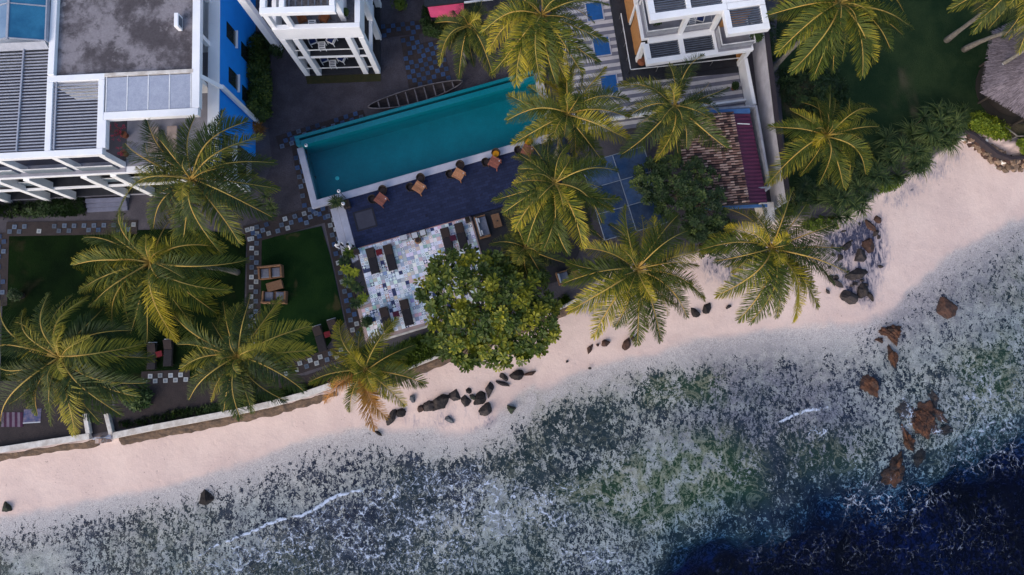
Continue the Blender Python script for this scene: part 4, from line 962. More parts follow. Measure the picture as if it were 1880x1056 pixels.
# --- thatched hut, pink kiosk
hf = thing('thatched_hut', 'hut with grey thatched hip roof beside the dry lawn', 'hut', P(1900, 140))
EAVE = [P(x, y, G + 2.6) for x, y in ((1804, 168), (1880, 213), (1992, 268), (2030, 90), (1905, 20), (1822, 62))]
cx_ = sum(EAVE, Vector()) / 6
def hut(a, f):
    """point on the hip roof: a runs round the eaves 0..6, f from ridge to eaves"""
    a %= 6; i = int(a); e = EAVE[i].lerp(EAVE[(i + 1) % 6], a - i); p = Vector((cx_.x, cx_.y, 0)).lerp(Vector((e.x, e.y, 0)), f); p.z = G + 5.6 - 3.0 * f ** .92; return p
tv_, tf_ = [], []; nseg, nr = 132, 14
for i in range(nr + 1):
    for k in range(nseg):
        p_ = hut(6 * k / nseg, .02 + .98 * i / nr + ((random.random() - .5) * (.012 if i < nr else .05))); p_.z += (random.random() - .5) * .09; tv_.append(tuple(p_))
for i in range(nr):
    for k in range(nseg): tf_.append((i * nseg + k, (i + 1) * nseg + k, (i + 1) * nseg + (k + 1) % nseg, i * nseg + (k + 1) % nseg))
raw('thatch', tv_, tf_, THATCH, hf)
sv, sf, stn = [], [], []
for k in range(9000):                                                   # loose straw lying down the slope
    a = random.random() * 6; f0 = math.sqrt(random.random()) * .95; f1 = min(1.05, f0 + random.uniform(.06, .16)); da = random.uniform(-.03, .03); w_ = random.uniform(.012, .024)
    p0, p1 = hut(a, f0), hut(a + da, f1); p0.z += .05 + random.random() * .04; p1.z += .07 + random.random() * .06; sd = Vector((-(p1 - p0).y, (p1 - p0).x, 0)).normalized()
    for pp, ww in ((p0, w_), (p1, w_ * .6)):
        for sg in (-1, 1): sv.append(tuple(pp + sd * sg * ww))
    n_ = len(sv) - 4; sf.append((n_, n_ + 1, n_ + 3, n_ + 2)); stn += [random.random() * .8 + .15 * mnoise.noise((a * 3, f0 * 4, 0))] * 4
STRAW = foliage('straw', (.08, .068, .08), (.18, .155, .185), (.33, .29, .32), trans=.05, rough=.95)
raw('straw', sv, sf, STRAW, hf, tint=np.clip(stn, 0, 1), kind='stuff')
for k in range(6):
    a = 2 * PI * k / 6 + .4; part('post', M('dark_post', (.035, .028, .024), rough=.9), hf, 'tube', [(cx_.x + 3.0 * math.cos(a), cx_.y + 3.0 * math.sin(a), G - .1), (cx_.x + 3.0 * math.cos(a), cx_.y + 3.0 * math.sin(a), G + 2.9)], .09, 7)  # posts in a plain near-black brown
m = MB(); m.lathe((cx_.x, cx_.y, G - .1), [(2.3, 0), (2.3, 2.7)], 20); m.build('wall', M('shaded_hut_wall', (.02, .016, .015), rough=.9), hf)  # near-black wall colour stands in for the shadow under the eaves
part('floor', M('shaded_hut_floor', (.02, .018, .016), rough=.9), hf, 'lathe', (cx_.x, cx_.y, G - .05), [(2.9, 0), (2.9, .12)], 24)  # floor colour darkened to paint the same eaves shadow
hk = thing('pink_kiosk', 'small black-roofed kiosk with pink front awning at the edge of the gravel yard', 'kiosk', P(830, 20))
quad('awning', PINK, hk, [P(785, 13, G + 2.6), P(851, 5, G + 2.6), P(853, 31, G + 2.2), P(791, 32, G + 2.2)][::-1], .04)
part('roof', BLACKROOF, hk, 'prism', [P(780, 12.6, G + 2.7), P(900, -1, G + 2.7), P(890, -90, G + 2.7), P(765, -80, G + 2.7)], G + 2.6, G + 2.75)
part('body', M('dark_kiosk', (.03, .03, .04), rough=.7), hk, 'prism', [P(800, 35, G), P(868, 28, G), P(870, -30, G), P(795, -30, G)], G - .1, G + 2.15)
part('gutter', WHITEMETAL, hk, 'bar', P(852, 4.3, G + 2.78), P(905, -2, G + 2.78), .12, .1)

# --- boundary wall, sea wall, retaining wall
m = MB(); m.ribbon([P(x, y, G) for x, y in ((1372, -60), (1388, 110), (1404, 250), (1424, 385))], .22, G - .1, G + 2.9, side=0)
bw = tag(m.build('boundary_wall', BOUNDW), 'tall grey rendered boundary wall with black mould between villa and lawn', 'wall')
m = MB(); m.ribbon([P(x, y, G) for x, y in ((1372, -60), (1388, 110), (1404, 250), (1424, 385))], .34, G + 2.9, G + 3.0, side=.12)
m.build('wall_coping', M('dark_coping', (.035, .028, .035), rough=.9), bw)
def seawall(name, label, pix, wd, top, foot=True, base=.2):
    q = [P(x, y, top) for x, y in pix]; m = MB(); m.ribbon(q, wd, base, top)
    o = thing(name, label, 'wall', q[0].to_tuple()[:2] + (base,)); m.build('wall_body', WHITE_OLD, o, bevel=.02)
    if foot:
        fv = MB(); pts = []
        L = sum((q[i + 1] - q[i]).length for i in range(len(q) - 1)); n = int(L / .45)
        acc = []
        for i in range(len(q) - 1):
            k = max(2, int((q[i + 1] - q[i]).length / .45)); acc += [q[i].lerp(q[i + 1], j / k) for j in range(k)]
        acc.append(q[-1]); vv, ff = [], []
        for i, c_ in enumerate(acc):
            t_ = (acc[min(i + 1, len(acc) - 1)] - acc[max(i - 1, 0)]).normalized(); nn = Vector((t_.y, -t_.x, 0))
            for off, z in ((0.0, 1.15), (wd * .5 + .12 + random.random() * .1, 1.12 + random.random() * .1), (wd * .5 + .42 + random.random() * .2, .85 + random.random() * .12), (wd * .5 + .62 + random.random() * .22, .2)):
                pp = c_ + nn * off; vv.append((pp.x, pp.y, z))
        for i in range(len(acc) - 1):
            for k in range(3): ff.append((i * 4 + k, i * 4 + k + 1, (i + 1) * 4 + k + 1, (i + 1) * 4 + k))
        raw('footing', vv, ff, FOOTING, o)
    return o
seawall('sea_wall', 'weathered white sea wall left of the beach gate opening', [(-120, 846), (0, 826), (90, 812), (163, 801)], .45, G + .35)
seawall('sea_wall', 'long weathered white sea wall curving from the beach gate towards the leaning palm', [(206, 800), (280, 785), (350, 772), (430, 757), (500, 741), (560, 724), (606, 708)], .45, G + .35)
seawall('garden_edging', 'low brick edging along the sand below the big broadleaf tree', [(640, 706), (700, 694), (760, 672), (800, 656), (860, 632), (940, 602), (1010, 575), (1062, 548)], .18, G + .05, True)
gt = thing('beach_gate', 'narrow gap with two white side walls opening through the sea wall', 'gate', P(180, 790))
for xa, xb in ((155, 161), (194, 203)): part('side_wall', WHITE_OLD, gt, 'ribbon', [P(xa, 760, G + .35), P(xb, 797, G + .35)], .32, G - .2, G + .34, bevel=.02)
part('gate_post', M('rusty_post', (.28, .10, .04), (.5, .48, .46), rough=.8, scale=5), gt, 'box', P(205, 806, .3), .45, .35, G + .1)
part('gate_bar', STEEL, gt, 'tube', [P(166, 806, G + .2), P(200, 803, G + .2)], .03, 6)
part('step', PALE_STONE, gt, 'prism', [P(164, 790), P(198, 786), P(202, 806), P(168, 808)], .3, G - .15)
rw = thing('retaining_wall', 'curved brown rubble wall holding up the bank beside the sand', 'wall', P(1820, 290, .5))
pts = [(1768, 252), (1790, 262), (1812, 280), (1832, 296), (1856, 305), (1885, 303), (1940, 292)]
m = MB(); m.ribbon([P(x, y - 14, G) for x, y in pts], .22, .2, G + .12); m.build('coping', M('dark_coping', (.035, .028, .035), rough=.9), rw)
random.seed(31)
RUB = M('rubble_stone', (.25, .17, .12), (.13, .095, .075), rough=.95, scale=3, bmp=.8, fine=.3, randv=.3)
for i in range(len(pts) - 1):
    for k in range(22):
        f_ = random.random(); x = pts[i][0] * (1 - f_) + pts[i + 1][0] * f_; y = pts[i][1] * (1 - f_) + pts[i + 1][1] * f_
        h_ = random.random(); c_ = P(x, y - 9 + 17 * (1 - h_), .9); bm = bmesh.new(); bmesh.ops.create_icosphere(bm, subdivisions=1, radius=.16 + .2 * random.random())
        for vv in bm.verts: vv.co *= random.uniform(.7, 1.2); vv.co.z *= .7
        me = bpy.data.meshes.new('stone'); bm.to_mesh(me); bm.free(); me.materials.append(random.choice([RUB, RUB, ROCKRED, WHITE_OLD if random.random() < .25 else RUB]))
        o = bpy.data.objects.new('stone', me); COL.objects.link(o); o.parent = rw; o.location = Vector((c_.x, c_.y, .42 + h_ * 1.05)) - OFF[rw.name]; o.rotation_euler = (random.random(), random.random(), random.random() * 6)
random.seed(11)
# ------------------------------------------------------------------ palms
def frond_mesh(Cw, tip, rise, drop, r, seed, npair, sag, dry=False):
    rg = np.random.default_rng(seed)
    C_ = np.array(Cw); T_ = np.array(tip); d = T_ - C_; d[2] = 0; L = np.linalg.norm(d[:2]); sdv = np.array([-d[1], d[0], 0]) / max(L, 1e-6)
    bend = rg.uniform(-.11, .11) * L; n = 17; t = np.linspace(0, 1, n)
    pts = C_ + np.outer(t ** .93, d) + np.outer(bend * 4 * t * (1 - t), sdv)
    pts[:, 2] = C_[2] + rise * np.sin(np.pi * np.minimum(t * 1.02, 1)) * (1 - .35 * t) - drop * t ** 2.1
    # midrib: flattened triangular tube
    rib = MB(); rad = .042 * (1 - t) ** .8 + .010; rib.tube([tuple(q) for q in pts], [float(x) * (r / 4.2) for x in rad], 5)
    # leaflets
    roll = rg.uniform(-.75, .75); tt = np.linspace(.10, .995, npair)
    pos_ = np.stack([np.interp(tt, t, pts[:, k]) for k in range(3)], -1)
    dp = np.gradient(pts, t, axis=0); tan = np.stack([np.interp(tt, t, dp[:, k]) for k in range(3)], -1); tan /= np.linalg.norm(tan, axis=1)[:, None]
    up = np.array([0, 0, 1.0]); S = np.cross(tan, up); S /= np.linalg.norm(S, axis=1)[:, None]; Nn = np.cross(S, tan)
    V, Fc, TI = [], [], []
    prof = np.interp(tt, [.1, .2, .38, .62, .85, 1.0], [.35, .72, 1.0, .95, .68, .30])
    hue = rg.uniform(-.16, .24)
    for sgn in (-1, 1):
        cr, sr = math.cos(roll * sgn), math.sin(roll * sgn)
        ph = np.interp(tt, [0, .3, .8, 1], [1.34, 1.12, .86, .48]) + rg.normal(0, .10, npair)
        ev = .28 + roll * sgn * .8 + rg.normal(0, .16, npair)
        side = sgn * S * np.cos(ev)[:, None] + Nn * np.sin(ev)[:, None]
        d1 = tan * np.cos(ph)[:, None] + side * np.sin(ph)[:, None]
        ln = prof * 1.0 * (r / 4.2) * rg.uniform(.84, 1.1, npair)
        d2 = d1 + up * -(sag * rg.uniform(.7, 1.35, npair))[:, None]; d2 /= np.linalg.norm(d2, axis=1)[:, None]
        d3 = d2 + up * -(sag * 1.1); d3 /= np.linalg.norm(d3, axis=1)[:, None]
        keep = rg.random(npair) > (.18 if dry else .03)
        wv = np.cross(d1, Nn); wv /= np.linalg.norm(wv, axis=1)[:, None]; wv = wv * .75 + Nn * .35 * sgn
        b0 = pos_; b1 = b0 + d1 * (ln * .42)[:, None]; b2 = b1 + d2 * (ln * .36)[:, None]; b3 = b2 + d3 * (ln * .24)[:, None]
        for i in range(npair):
            if not keep[i]: continue
            k = len(V); wdt = .025 * (r / 4.2) * rg.uniform(.75, 1.25)
            V += [b0[i] - wv[i] * wdt * .7, b0[i] + wv[i] * wdt * .7, b1[i] - wv[i] * wdt, b1[i] + wv[i] * wdt, b2[i] - wv[i] * wdt * .7, b2[i] + wv[i] * wdt * .7, b3[i]]
            Fc += [(k, k + 1, k + 3, k + 2), (k + 2, k + 3, k + 5, k + 4), (k + 4, k + 5, k + 6)]
            base = .46 + hue + rg.uniform(-.2, .2) + .10 * tt[i]
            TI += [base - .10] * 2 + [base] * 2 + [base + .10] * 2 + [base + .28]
    return np.array(V), Fc, np.clip(TI, 0, 1), rib
PALMS = []
def palm(label, crown, zc, tips, base=None, zb=G - .1, mat=None, dry=0, nuts=4, trunk=BARK, young=4, size=4.2, drops=(.05, .42)):
    mat = mat or FROND
    Cw = P(*crown, zc); sd = int(crown[0] * 7 + crown[1]); rg = random.Random(sd)
    bw_ = P(*base, zb + .1) if base else Vector((Cw.x + rg.uniform(-.9, .9), Cw.y + rg.uniform(-.9, .9), 0)); bw_.z = zb
    root = thing('coconut_palm', label, 'palm tree', tuple(bw_))
    d = Cw - bw_; n = 12; pts = []
    for i in range(n + 1):
        f_ = i / n; q = bw_ + Vector((d.x * f_ ** 1.4, d.y * f_ ** 1.4, d.z * f_ * .985)); pts.append(q)
    rad = [.26 - .10 * min(1, i / 3) - .03 * i / n for i in range(n + 1)]
    m = MB(); m.tube(pts, rad, 9); m.build('trunk', trunk, root, smooth=True)
    allt = [(x, y, False) for x, y in tips]
    for i, (x, y, _) in enumerate(allt):
        dp_ = math.hypot(x - crown[0], y - crown[1]); rpx = F / (CAMZ - zc); Lm = dp_ / rpx
        dr = rg.uniform(*drops) * Lm; ri = rg.uniform(.10, .30) * Lm
        tp = P(x, y, zc - dr)
        isdry = i >= len(allt) - dry
        V, Fc, TI, rib = frond_mesh(Cw + Vector((rg.uniform(-.1, .1), rg.uniform(-.1, .1), rg.uniform(-.1, .15))), tp, ri, dr, max(3.2, min(Lm * 1.08, 5.0)), sd * 31 + i, 104, rg.uniform(.12, .55), isdry)
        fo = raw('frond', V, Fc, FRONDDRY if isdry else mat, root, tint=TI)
        rib.build('midrib', MIDRIBDRY if isdry else MIDRIB, fo, smooth=True)
    angs = sorted(math.atan2(y - crown[1], x - crown[0]) for x, y in tips); gaps = sorted(((angs[(i + 1) % len(angs)] - angs[i]) % (2 * PI), angs[i]) for i in range(len(angs)))[::-1]
    rm = sum(math.hypot(x - crown[0], y - crown[1]) for x, y in tips) / max(1, len(tips))
    for i, (gp, a0) in enumerate(gaps[:9]):                   # older fronds that hang lower, in the gaps
        a = a0 + gp * rg.uniform(.35, .65); k = rm * rg.uniform(.70, .95); Lm = k / (F / (CAMZ - zc)); dr = Lm * rg.uniform(.5, .85); tp = P(crown[0] + k * math.cos(a), crown[1] + k * math.sin(a), zc - dr)
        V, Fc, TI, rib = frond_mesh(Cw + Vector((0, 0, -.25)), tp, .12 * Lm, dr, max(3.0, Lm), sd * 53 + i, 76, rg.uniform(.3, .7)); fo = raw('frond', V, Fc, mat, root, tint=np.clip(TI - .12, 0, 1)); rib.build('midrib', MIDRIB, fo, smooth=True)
    rm = sum(math.hypot(x - crown[0], y - crown[1]) for x, y in tips) / max(1, len(tips))
    for i in range(young):                                    # young upright fronds over the heart
        a = rg.uniform(0, 2 * PI); k = rg.uniform(.28, .55) * rm
        dr = -rg.uniform(.3, 1.2); tp = P(crown[0] + k * math.cos(a), crown[1] + k * math.sin(a), zc - dr)
        V, Fc, TI, rib = frond_mesh(Cw, tp, .9, dr, 2.6, sd * 77 + i, 62, rg.uniform(.05, .3))
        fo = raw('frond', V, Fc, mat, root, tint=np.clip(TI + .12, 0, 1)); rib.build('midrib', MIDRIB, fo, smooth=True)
    for i in range(nuts):
        a = rg.uniform(0, 2 * PI); bm = bmesh.new(); bmesh.ops.create_uvsphere(bm, u_segments=8, v_segments=6, radius=.13)
        me = bpy.data.meshes.new('coconut'); bm.to_mesh(me); bm.free(); me.materials.append(NUT if i % 2 else NUTY)
        o = bpy.data.objects.new('coconut', me); COL.objects.link(o); o.parent = root; o.location = Cw - bw_ + Vector((.3 * math.cos(a), .3 * math.sin(a), -.25)); o.scale = (1, 1, 1.25)
    return root
NUT = M('green_coconut', (.10, .12, .03), rough=.5); NUTY = M('orange_coconut', (.42, .17, .02), rough=.5)
palm('tall coconut palm with wide dark fronds over the corner of the white hotel wing', (352, 330), G + 10.5,
     [(270, 222), (358, 215), (410, 205), (454, 224), (480, 250), (504, 300), (510, 347), (500, 399), (440, 447), (406, 465), (332, 462), (369, 449), (281, 420), (227, 366), (258, 338), (250, 305), (228, 262), (300, 240), (470, 322), (465, 372), (300, 390), (268, 292), (304, 262), (285, 250)], base=(420, 378))
palm('coconut palm with a slanting grey trunk standing on the darker lawn', (276, 482), G + 9.5,
     [(228, 364), (153, 436), (135, 487), (148, 533), (206, 596), (270, 629), (241, 612), (325, 626), (348, 592), (399, 577), (420, 532), (452, 478), (409, 456), (327, 455), (227, 430), (199, 430), (165, 560), (180, 505), (385, 550), (300, 600), (172, 460), (190, 545)], base=(436, 500), mat=FRONDY)
palm('broad coconut palm rising behind the sea wall left of the beach gate', (112, 656), G + 10,
     [(3, 552), (87, 540), (161, 546), (190, 565), (238, 607), (283, 658), (270, 703), (251, 728), (222, 761), (180, 774), (135, 797), (93, 778), (71, 761), (3, 774), (19, 742), (-5, 675), (-8, 642), (26, 613), (148, 623), (45, 570), (262, 632), (60, 600), (30, 700), (200, 730)])
palm('coconut palm with even star of fronds beside the checkered path behind the sea wall', (436, 655), G + 8.5,
     [(308, 560), (410, 555), (460, 540), (514, 548), (568, 599), (575, 643), (541, 680), (556, 717), (524, 736), (463, 756), (441, 768), (409, 756), (389, 734), (348, 734), (335, 677), (326, 633), (390, 592), (472, 714), (440, 560), (500, 610), (360, 700), (500, 700)])
palm('small coconut palm with browning lower fronds hanging over the sand', (672, 678), G + 6,
     [(623, 591), (663, 603), (728, 585), (760, 634), (780, 705), (743, 744), (643, 756), (569, 702), (609, 642), (745, 676), (620, 690), (690, 740), (663, 640), (700, 620), (640, 720), (711, 767), (689, 787), (595, 738)], base=(700, 690), mat=FRONDY, dry=3, nuts=2)
palm('big coconut palm with yellow ribbed fronds over the upper end of the pool', (994, 28), G + 10.5,
     [(890, 23), (885, 60), (905, 133), (948, 156), (994, 152), (1042, 150), (1099, 114), (1113, 74), (1116, 11), (897, 94), (930, -50), (1000, -90), (1060, -60), (1100, -30), (960, 140), (1070, 135), (1020, 150), (900, -10), (1085, 55), (925, 115)], mat=FRONDY)
palm('low coconut palm beside the pink awning of the kiosk', (861, 48), G + 5,
     [(799, 42), (807, 118), (842, 142), (905, 139), (826, 90), (873, 5), (886, 10), (834, 20), (870, 120), (895, 80), (815, 75), (880, 100)], nuts=0, young=3, drops=(.2, .6))
palm('coconut palm with dense fronds between the pool end and the striped deck', (1042, 210), G + 8.5,
     [(934, 173), (931, 222), (940, 264), (1011, 264), (1056, 287), (1110, 298), (1156, 256), (1156, 216), (1153, 185), (1110, 125), (1059, 111), (971, 159), (1122, 168), (1010, 130), (985, 250), (1090, 270), (960, 195), (1040, 120), (1130, 240), (1005, 150)], mat=FRONDY)
palm('coconut palm with drooping dark fronds in front of the white villa', (1238, 196), G + 8,
     [(1136, 156), (1227, 119), (1292, 102), (1338, 159), (1303, 193), (1335, 273), (1298, 253), (1261, 270), (1247, 296), (1204, 293), (1141, 284), (1150, 216), (1180, 150), (1310, 220), (1175, 260), (1220, 280), (1270, 130)], nuts=2)
palm('coconut palm with crisp yellow ribs beside the blue sheet canopy', (1019, 337), G + 10,
     [(971, 260), (1008, 258), (1042, 268), (1082, 280), (1133, 314), (1136, 365), (1124, 385), (1093, 428), (1070, 453), (1042, 465), (999, 456), (968, 445), (925, 391), (906, 368), (954, 311), (951, 283), (942, 337), (1110, 300), (1105, 410), (1020, 460), (945, 420), (990, 400)], mat=FRONDY)
palm('low young coconut palm behind the big broadleaf tree', (965, 456), G + 4.5,
     [(900, 447), (928, 396), (923, 479), (974, 516), (1005, 524), (1042, 484), (951, 413), (1053, 453), (985, 410), (940, 500), (1000, 430), (960, 500)], nuts=0, young=3, drops=(.15, .55))
palm('coconut palm standing alone at the top of the sand with fronds over the beach', (1170, 496), G + 8,
     [(1150, 379), (1244, 396), (1261, 425), (1295, 459), (1281, 487), (1292, 548), (1261, 582), (1212, 625), (1170, 631), (1090, 619), (1045, 571), (1036, 520), (1042, 482), (1068, 456), (1119, 413), (1200, 400), (1240, 560), (1130, 600), (1075, 545), (1270, 520), (1190, 600)], base=(1176, 515), zb=.6, mat=FRONDY)
palm('coconut palm with orange heart beside the dark boulders on the sand', (1414, 456), G + 8,
     [(1377, 388), (1431, 359), (1457, 348), (1530, 413), (1556, 501), (1530, 521), (1502, 563), (1457, 588), (1425, 582), (1377, 591), (1355, 588), (1315, 543), (1287, 459), (1332, 419), (1312, 480), (1480, 375), (1545, 455), (1490, 530), (1400, 560), (1345, 500)], base=(1405, 470), zb=.7, mat=FRONDY, nuts=6)
palm('young yellow-green coconut palm growing against the boundary wall on the dry lawn', (1516, 250), G + 6,
     [(1525, 159), (1559, 182), (1607, 202), (1613, 233), (1610, 297), (1567, 303), (1550, 345), (1502, 340), (1411, 337), (1411, 233), (1451, 202), (1490, 180), (1585, 260), (1440, 290), (1590, 320)], mat=FRONDY, nuts=2)
palm('tall coconut palm with slanting trunk at the corner of the dry lawn behind the villa', (1542, 6), G + 11.5,
     [(1411, 28), (1428, 97), (1454, 131), (1494, 142), (1584, 139), (1607, 111), (1658, 63), (1675, 48), (1450, -40), (1500, -95), (1560, -105), (1640, -70), (1690, -10), (1415, -5), (1530, 130), (1470, 70), (1635, 90)], base=(1416, 130), mat=FRONDY)
palm('coconut palm leaning out over the thatched hut with its trunk foot on the lawn', (1868, -22), G + 9,
     [(1746, 17), (1786, 60), (1843, 68), (1900, 85), (1760, -20), (1820, -100), (1900, -110), (1960, -50), (1960, 40), (1800, 35), (1870, 95)], base=(1738, 74))
palm('coconut palm with its curved pale trunk lying across the thatched roof', (1985, 20), G + 9,
     [(1890, 60), (1930, 100), (1900, 20), (1890, -20), (1990, 120), (2080, 60), (2090, -30), (2000, -90), (1930, -70)], base=(1770, 91))

# ------------------------------------------------------------------ broadleaf trees, shrubs, hedges
def leaves(centres, normals, sizes, rg, per=8, spread=.9, aspect=.42, tint=None, dome=.35):
    """rosettes of leaves: every leaf a folded six-point blade"""
    V, Fc, TI = [], [], []
    for ci in range(len(centres)):
        c = np.array(centres[ci]); n = np.array(normals[ci], dtype=float); n /= np.linalg.norm(n)
        a = np.cross(n, [0.3, .2, 1.0]); a /= max(np.linalg.norm(a), 1e-6); b_ = np.cross(n, a); ph = rg.uniform(0, 6.28); tb = tint[ci] if tint is not None else .5
        for k in range(per):
            an = ph + k * 2.39996; el = rg.uniform(-.15, dome + .35); d = (a * math.cos(an) + b_ * math.sin(an)) * math.cos(el) + n * math.sin(el)
            s_ = sizes[ci] * rg.uniform(.7, 1.15); w_ = np.cross(n, d); w_ /= max(np.linalg.norm(w_), 1e-6); w_ = w_ * s_ * aspect * .5
            nn = np.cross(d, w_); nn = nn / max(np.linalg.norm(nn), 1e-6); q = len(V); o = c + d * s_ * .12
            V += [o, o + d * s_ * .45 - w_ * .8 + nn * s_ * .04, o + d * s_ * .5, o + d * s_ * .45 + w_ * .8 + nn * s_ * .04, o + d * s_ * .82 - w_ + nn * s_ * .02, o + d * s_ * 1.0 - nn * s_ * .08, o + d * s_ * .82 + w_ + nn * s_ * .02]
            Fc += [(q, q + 2, q + 1), (q, q + 3, q + 2), (q + 1, q + 2, q + 5, q + 4), (q + 2, q + 3, q + 6, q + 5)]
            tv2 = min(1, max(0, tb + rg.uniform(-.16, .16))); TI += [tv2 - .08] + [tv2] * 3 + [tv2 + .05] * 3
    return V, Fc, np.clip(TI, 0, 1)
def tree(name, label, outline, zmid, hgt, base, nclump, nros, lsize, mat, seed, bark=BARK, tintb=.45, per=8, zb=G - .1, flip=None):
    rg = np.random.default_rng(seed); bx = P(*base, G); root = thing(name, label, 'tree', (bx.x, bx.y, zb))
    xs = [p[0] for p in outline]; ys = [p[1] for p in outline]; cl = []
    cxp, cyp = sum(xs) / len(xs), sum(ys) / len(ys)
    while len(cl) < nclump:
        x, y = rg.uniform(min(xs), max(xs)), rg.uniform(min(ys), max(ys))
        if not inpoly(np.array([x]), np.array([y]), outline)[0]: continue
        de = float(dline(np.array([x]), np.array([y]), list(outline) + [outline[0]])[0]); dm = min(1, de / (.42 * min(max(xs) - min(xs), max(ys) - min(ys))))
        z = zmid + hgt * (math.sqrt(max(0, dm)) - .45) + rg.uniform(-.75, .55) * hgt * .5
        if all((P(x, y, z) - c[0]).length > .74 for c in cl): cl.append((P(x, y, z), dm, rg.uniform(-.28, .26)))
        elif rg.random() < .012: cl.append((P(x, y, z), dm, rg.uniform(-.16, .2)))
    top = Vector((bx.x, bx.y, zmid - hgt * .9)); cen = P(cxp, cyp, zmid - hgt * .55)
    m = MB(); m.tube([(bx.x, bx.y, zb), (bx.x * .7 + cen.x * .3, bx.y * .7 + cen.y * .3, (zb + cen.z) / 2), tuple(cen)], [.34, .27, .2], 9); m.build('trunk', bark, root, smooth=True)
    nl = 9; limbs = []
    for i in range(nl):
        a = 2 * PI * i / nl + rg.uniform(-.2, .2); far = max(cl, key=lambda c: (c[0] - cen).xy.dot(Vector((math.cos(a), math.sin(a)))))[0]
        e = cen.lerp(far, .62) + Vector((0, 0, -.2)); mid = cen.lerp(e, .5) + Vector((rg.uniform(-.4, .4), rg.uniform(-.4, .4), .25)); limbs.append((mid, e))
        m = MB(); m.tube([cen, mid, e], [.13, .09, .05], 6); m.build('limb', bark, root, smooth=True)
    tw = MB()
    for c, dm, _ in cl:
        s_ = min([q for l in limbs for q in l] + [cen], key=lambda q: (q - c).length); md = s_.lerp(c, .5) + Vector((rg.uniform(-.2, .2), rg.uniform(-.2, .2), -.1))
        tw.tube([s_, md, c], [.045, .03, .014], 4, cap=False)
    tw.build('twigs', bark, root, kind='stuff')
    ce, no, sz, ti = [], [], [], []
    for c, dm, tn in cl:
        k = int(nros / nclump * rg.uniform(.6, 1.4)); R0 = rg.uniform(.22, .62)
        for _ in range(k):
            o = rg.normal(0, 1, 3); o /= np.linalg.norm(o); o *= R0 * rg.random() ** .45; o[2] *= .7
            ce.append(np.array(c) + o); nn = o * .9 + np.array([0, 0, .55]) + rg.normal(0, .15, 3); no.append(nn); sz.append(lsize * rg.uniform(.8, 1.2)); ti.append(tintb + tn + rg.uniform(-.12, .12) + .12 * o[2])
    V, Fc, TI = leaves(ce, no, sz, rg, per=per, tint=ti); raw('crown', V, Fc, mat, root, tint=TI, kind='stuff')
    return root
tree('broadleaf_tree', 'large broadleaf tree with glossy leaf rosettes half over the tile terrace and the sand',
     [(762, 548), (790, 505), (800, 478), (840, 462), (888, 462), (930, 480), (985, 500), (1020, 540), (1012, 580), (1026, 612), (985, 650), (930, 668), (880, 660), (840, 676), (800, 640), (782, 612), (800, 585)], G + 5.3, 2.2, (905, 568), 128, 1050, .40, LEAF, 3, tintb=.60)
tree('fruit_tree', 'dense dark green round tree with orange fruit in front of the tiled house',
     [(1168, 310), (1200, 295), (1240, 288), (1275, 300), (1305, 315), (1322, 350), (1335, 385), (1318, 420), (1280, 432), (1240, 405), (1205, 385), (1172, 350)], G + 4.6, 1.6, (1245, 360), 75, 820, .26, LEAFDK, 5, BARKDK, tintb=.48)
tree('shade_tree', 'very dark bushy tree between the tiled house and the lone beach palm',
     [(1268, 425), (1300, 415), (1340, 405), (1352, 430), (1335, 460), (1300, 470), (1262, 458)], G + 2.6, 1.0, (1308, 440), 30, 380, .22, LEAFDK, 6, BARKDK, tintb=.36)

def shrub(name, label, cat, pix, z0, hgt, n, lsize, mat, seed, group=None, per=6, tintb=.45, stem=True, shape=2.0, root=None, pname='foliage'):
    """mass of small leaves filling a photo outline from the ground up to hgt"""
    rg = np.random.default_rng(seed); xs = [p[0] for p in pix]; ys = [p[1] for p in pix]
    cxp, cyp = sum(xs) / len(xs), sum(ys) / len(ys); c0 = P(cxp, cyp, z0)
    r = root or thing(name, label, cat, tuple(c0), group); ce, no, sz, ti = [], [], [], []
    hw_ = .5 * min(max(xs) - min(xs), max(ys) - min(ys)); cnt = 0
    while len(ce) < n and cnt < n * 30:
        cnt += 1; x, y = rg.uniform(min(xs), max(xs)), rg.uniform(min(ys), max(ys))
        if not inpoly(np.array([x]), np.array([y]), pix)[0]: continue
        de = min(1.0, float(dline(np.array([x]), np.array([y]), list(pix) + [pix[0]])[0]) / hw_); lump = mnoise.noise((x * .06, y * .06, seed)) 
        h_ = hgt * (1 - (1 - de) ** shape) * (1 + .35 * lump); f_ = 1 - rg.random() ** 2.2
        q = P(x, y, z0 + h_ * f_ + .04); ce.append(np.array(q)); d = np.array([(x - cxp) / max(hw_, 1) * .6, -(y - cyp) / max(hw_, 1) * .6, .8]) + rg.normal(0, .35, 3)
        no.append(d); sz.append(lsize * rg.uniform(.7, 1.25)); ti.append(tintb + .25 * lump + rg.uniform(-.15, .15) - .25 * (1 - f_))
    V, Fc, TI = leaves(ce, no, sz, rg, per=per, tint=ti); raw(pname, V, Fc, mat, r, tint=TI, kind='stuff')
    if stem: part('stem', BARKDK, r, 'tube', [tuple(c0 - Vector((0, 0, .1))), tuple(c0 + Vector((0, 0, hgt * .6)))], .05, 6)
    return r
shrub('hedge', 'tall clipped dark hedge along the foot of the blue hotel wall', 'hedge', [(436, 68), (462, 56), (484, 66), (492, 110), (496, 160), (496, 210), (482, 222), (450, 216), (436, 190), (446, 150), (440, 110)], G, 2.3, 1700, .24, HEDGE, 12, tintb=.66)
shrub('shrub', 'dark sprawling shrub in the gap between hedge and balcony block', 'shrub', [(478, 60), (500, 40), (520, 80), (515, 105), (492, 98)], G, 1.6, 240, .2, HEDGE, 13, tintb=.25)
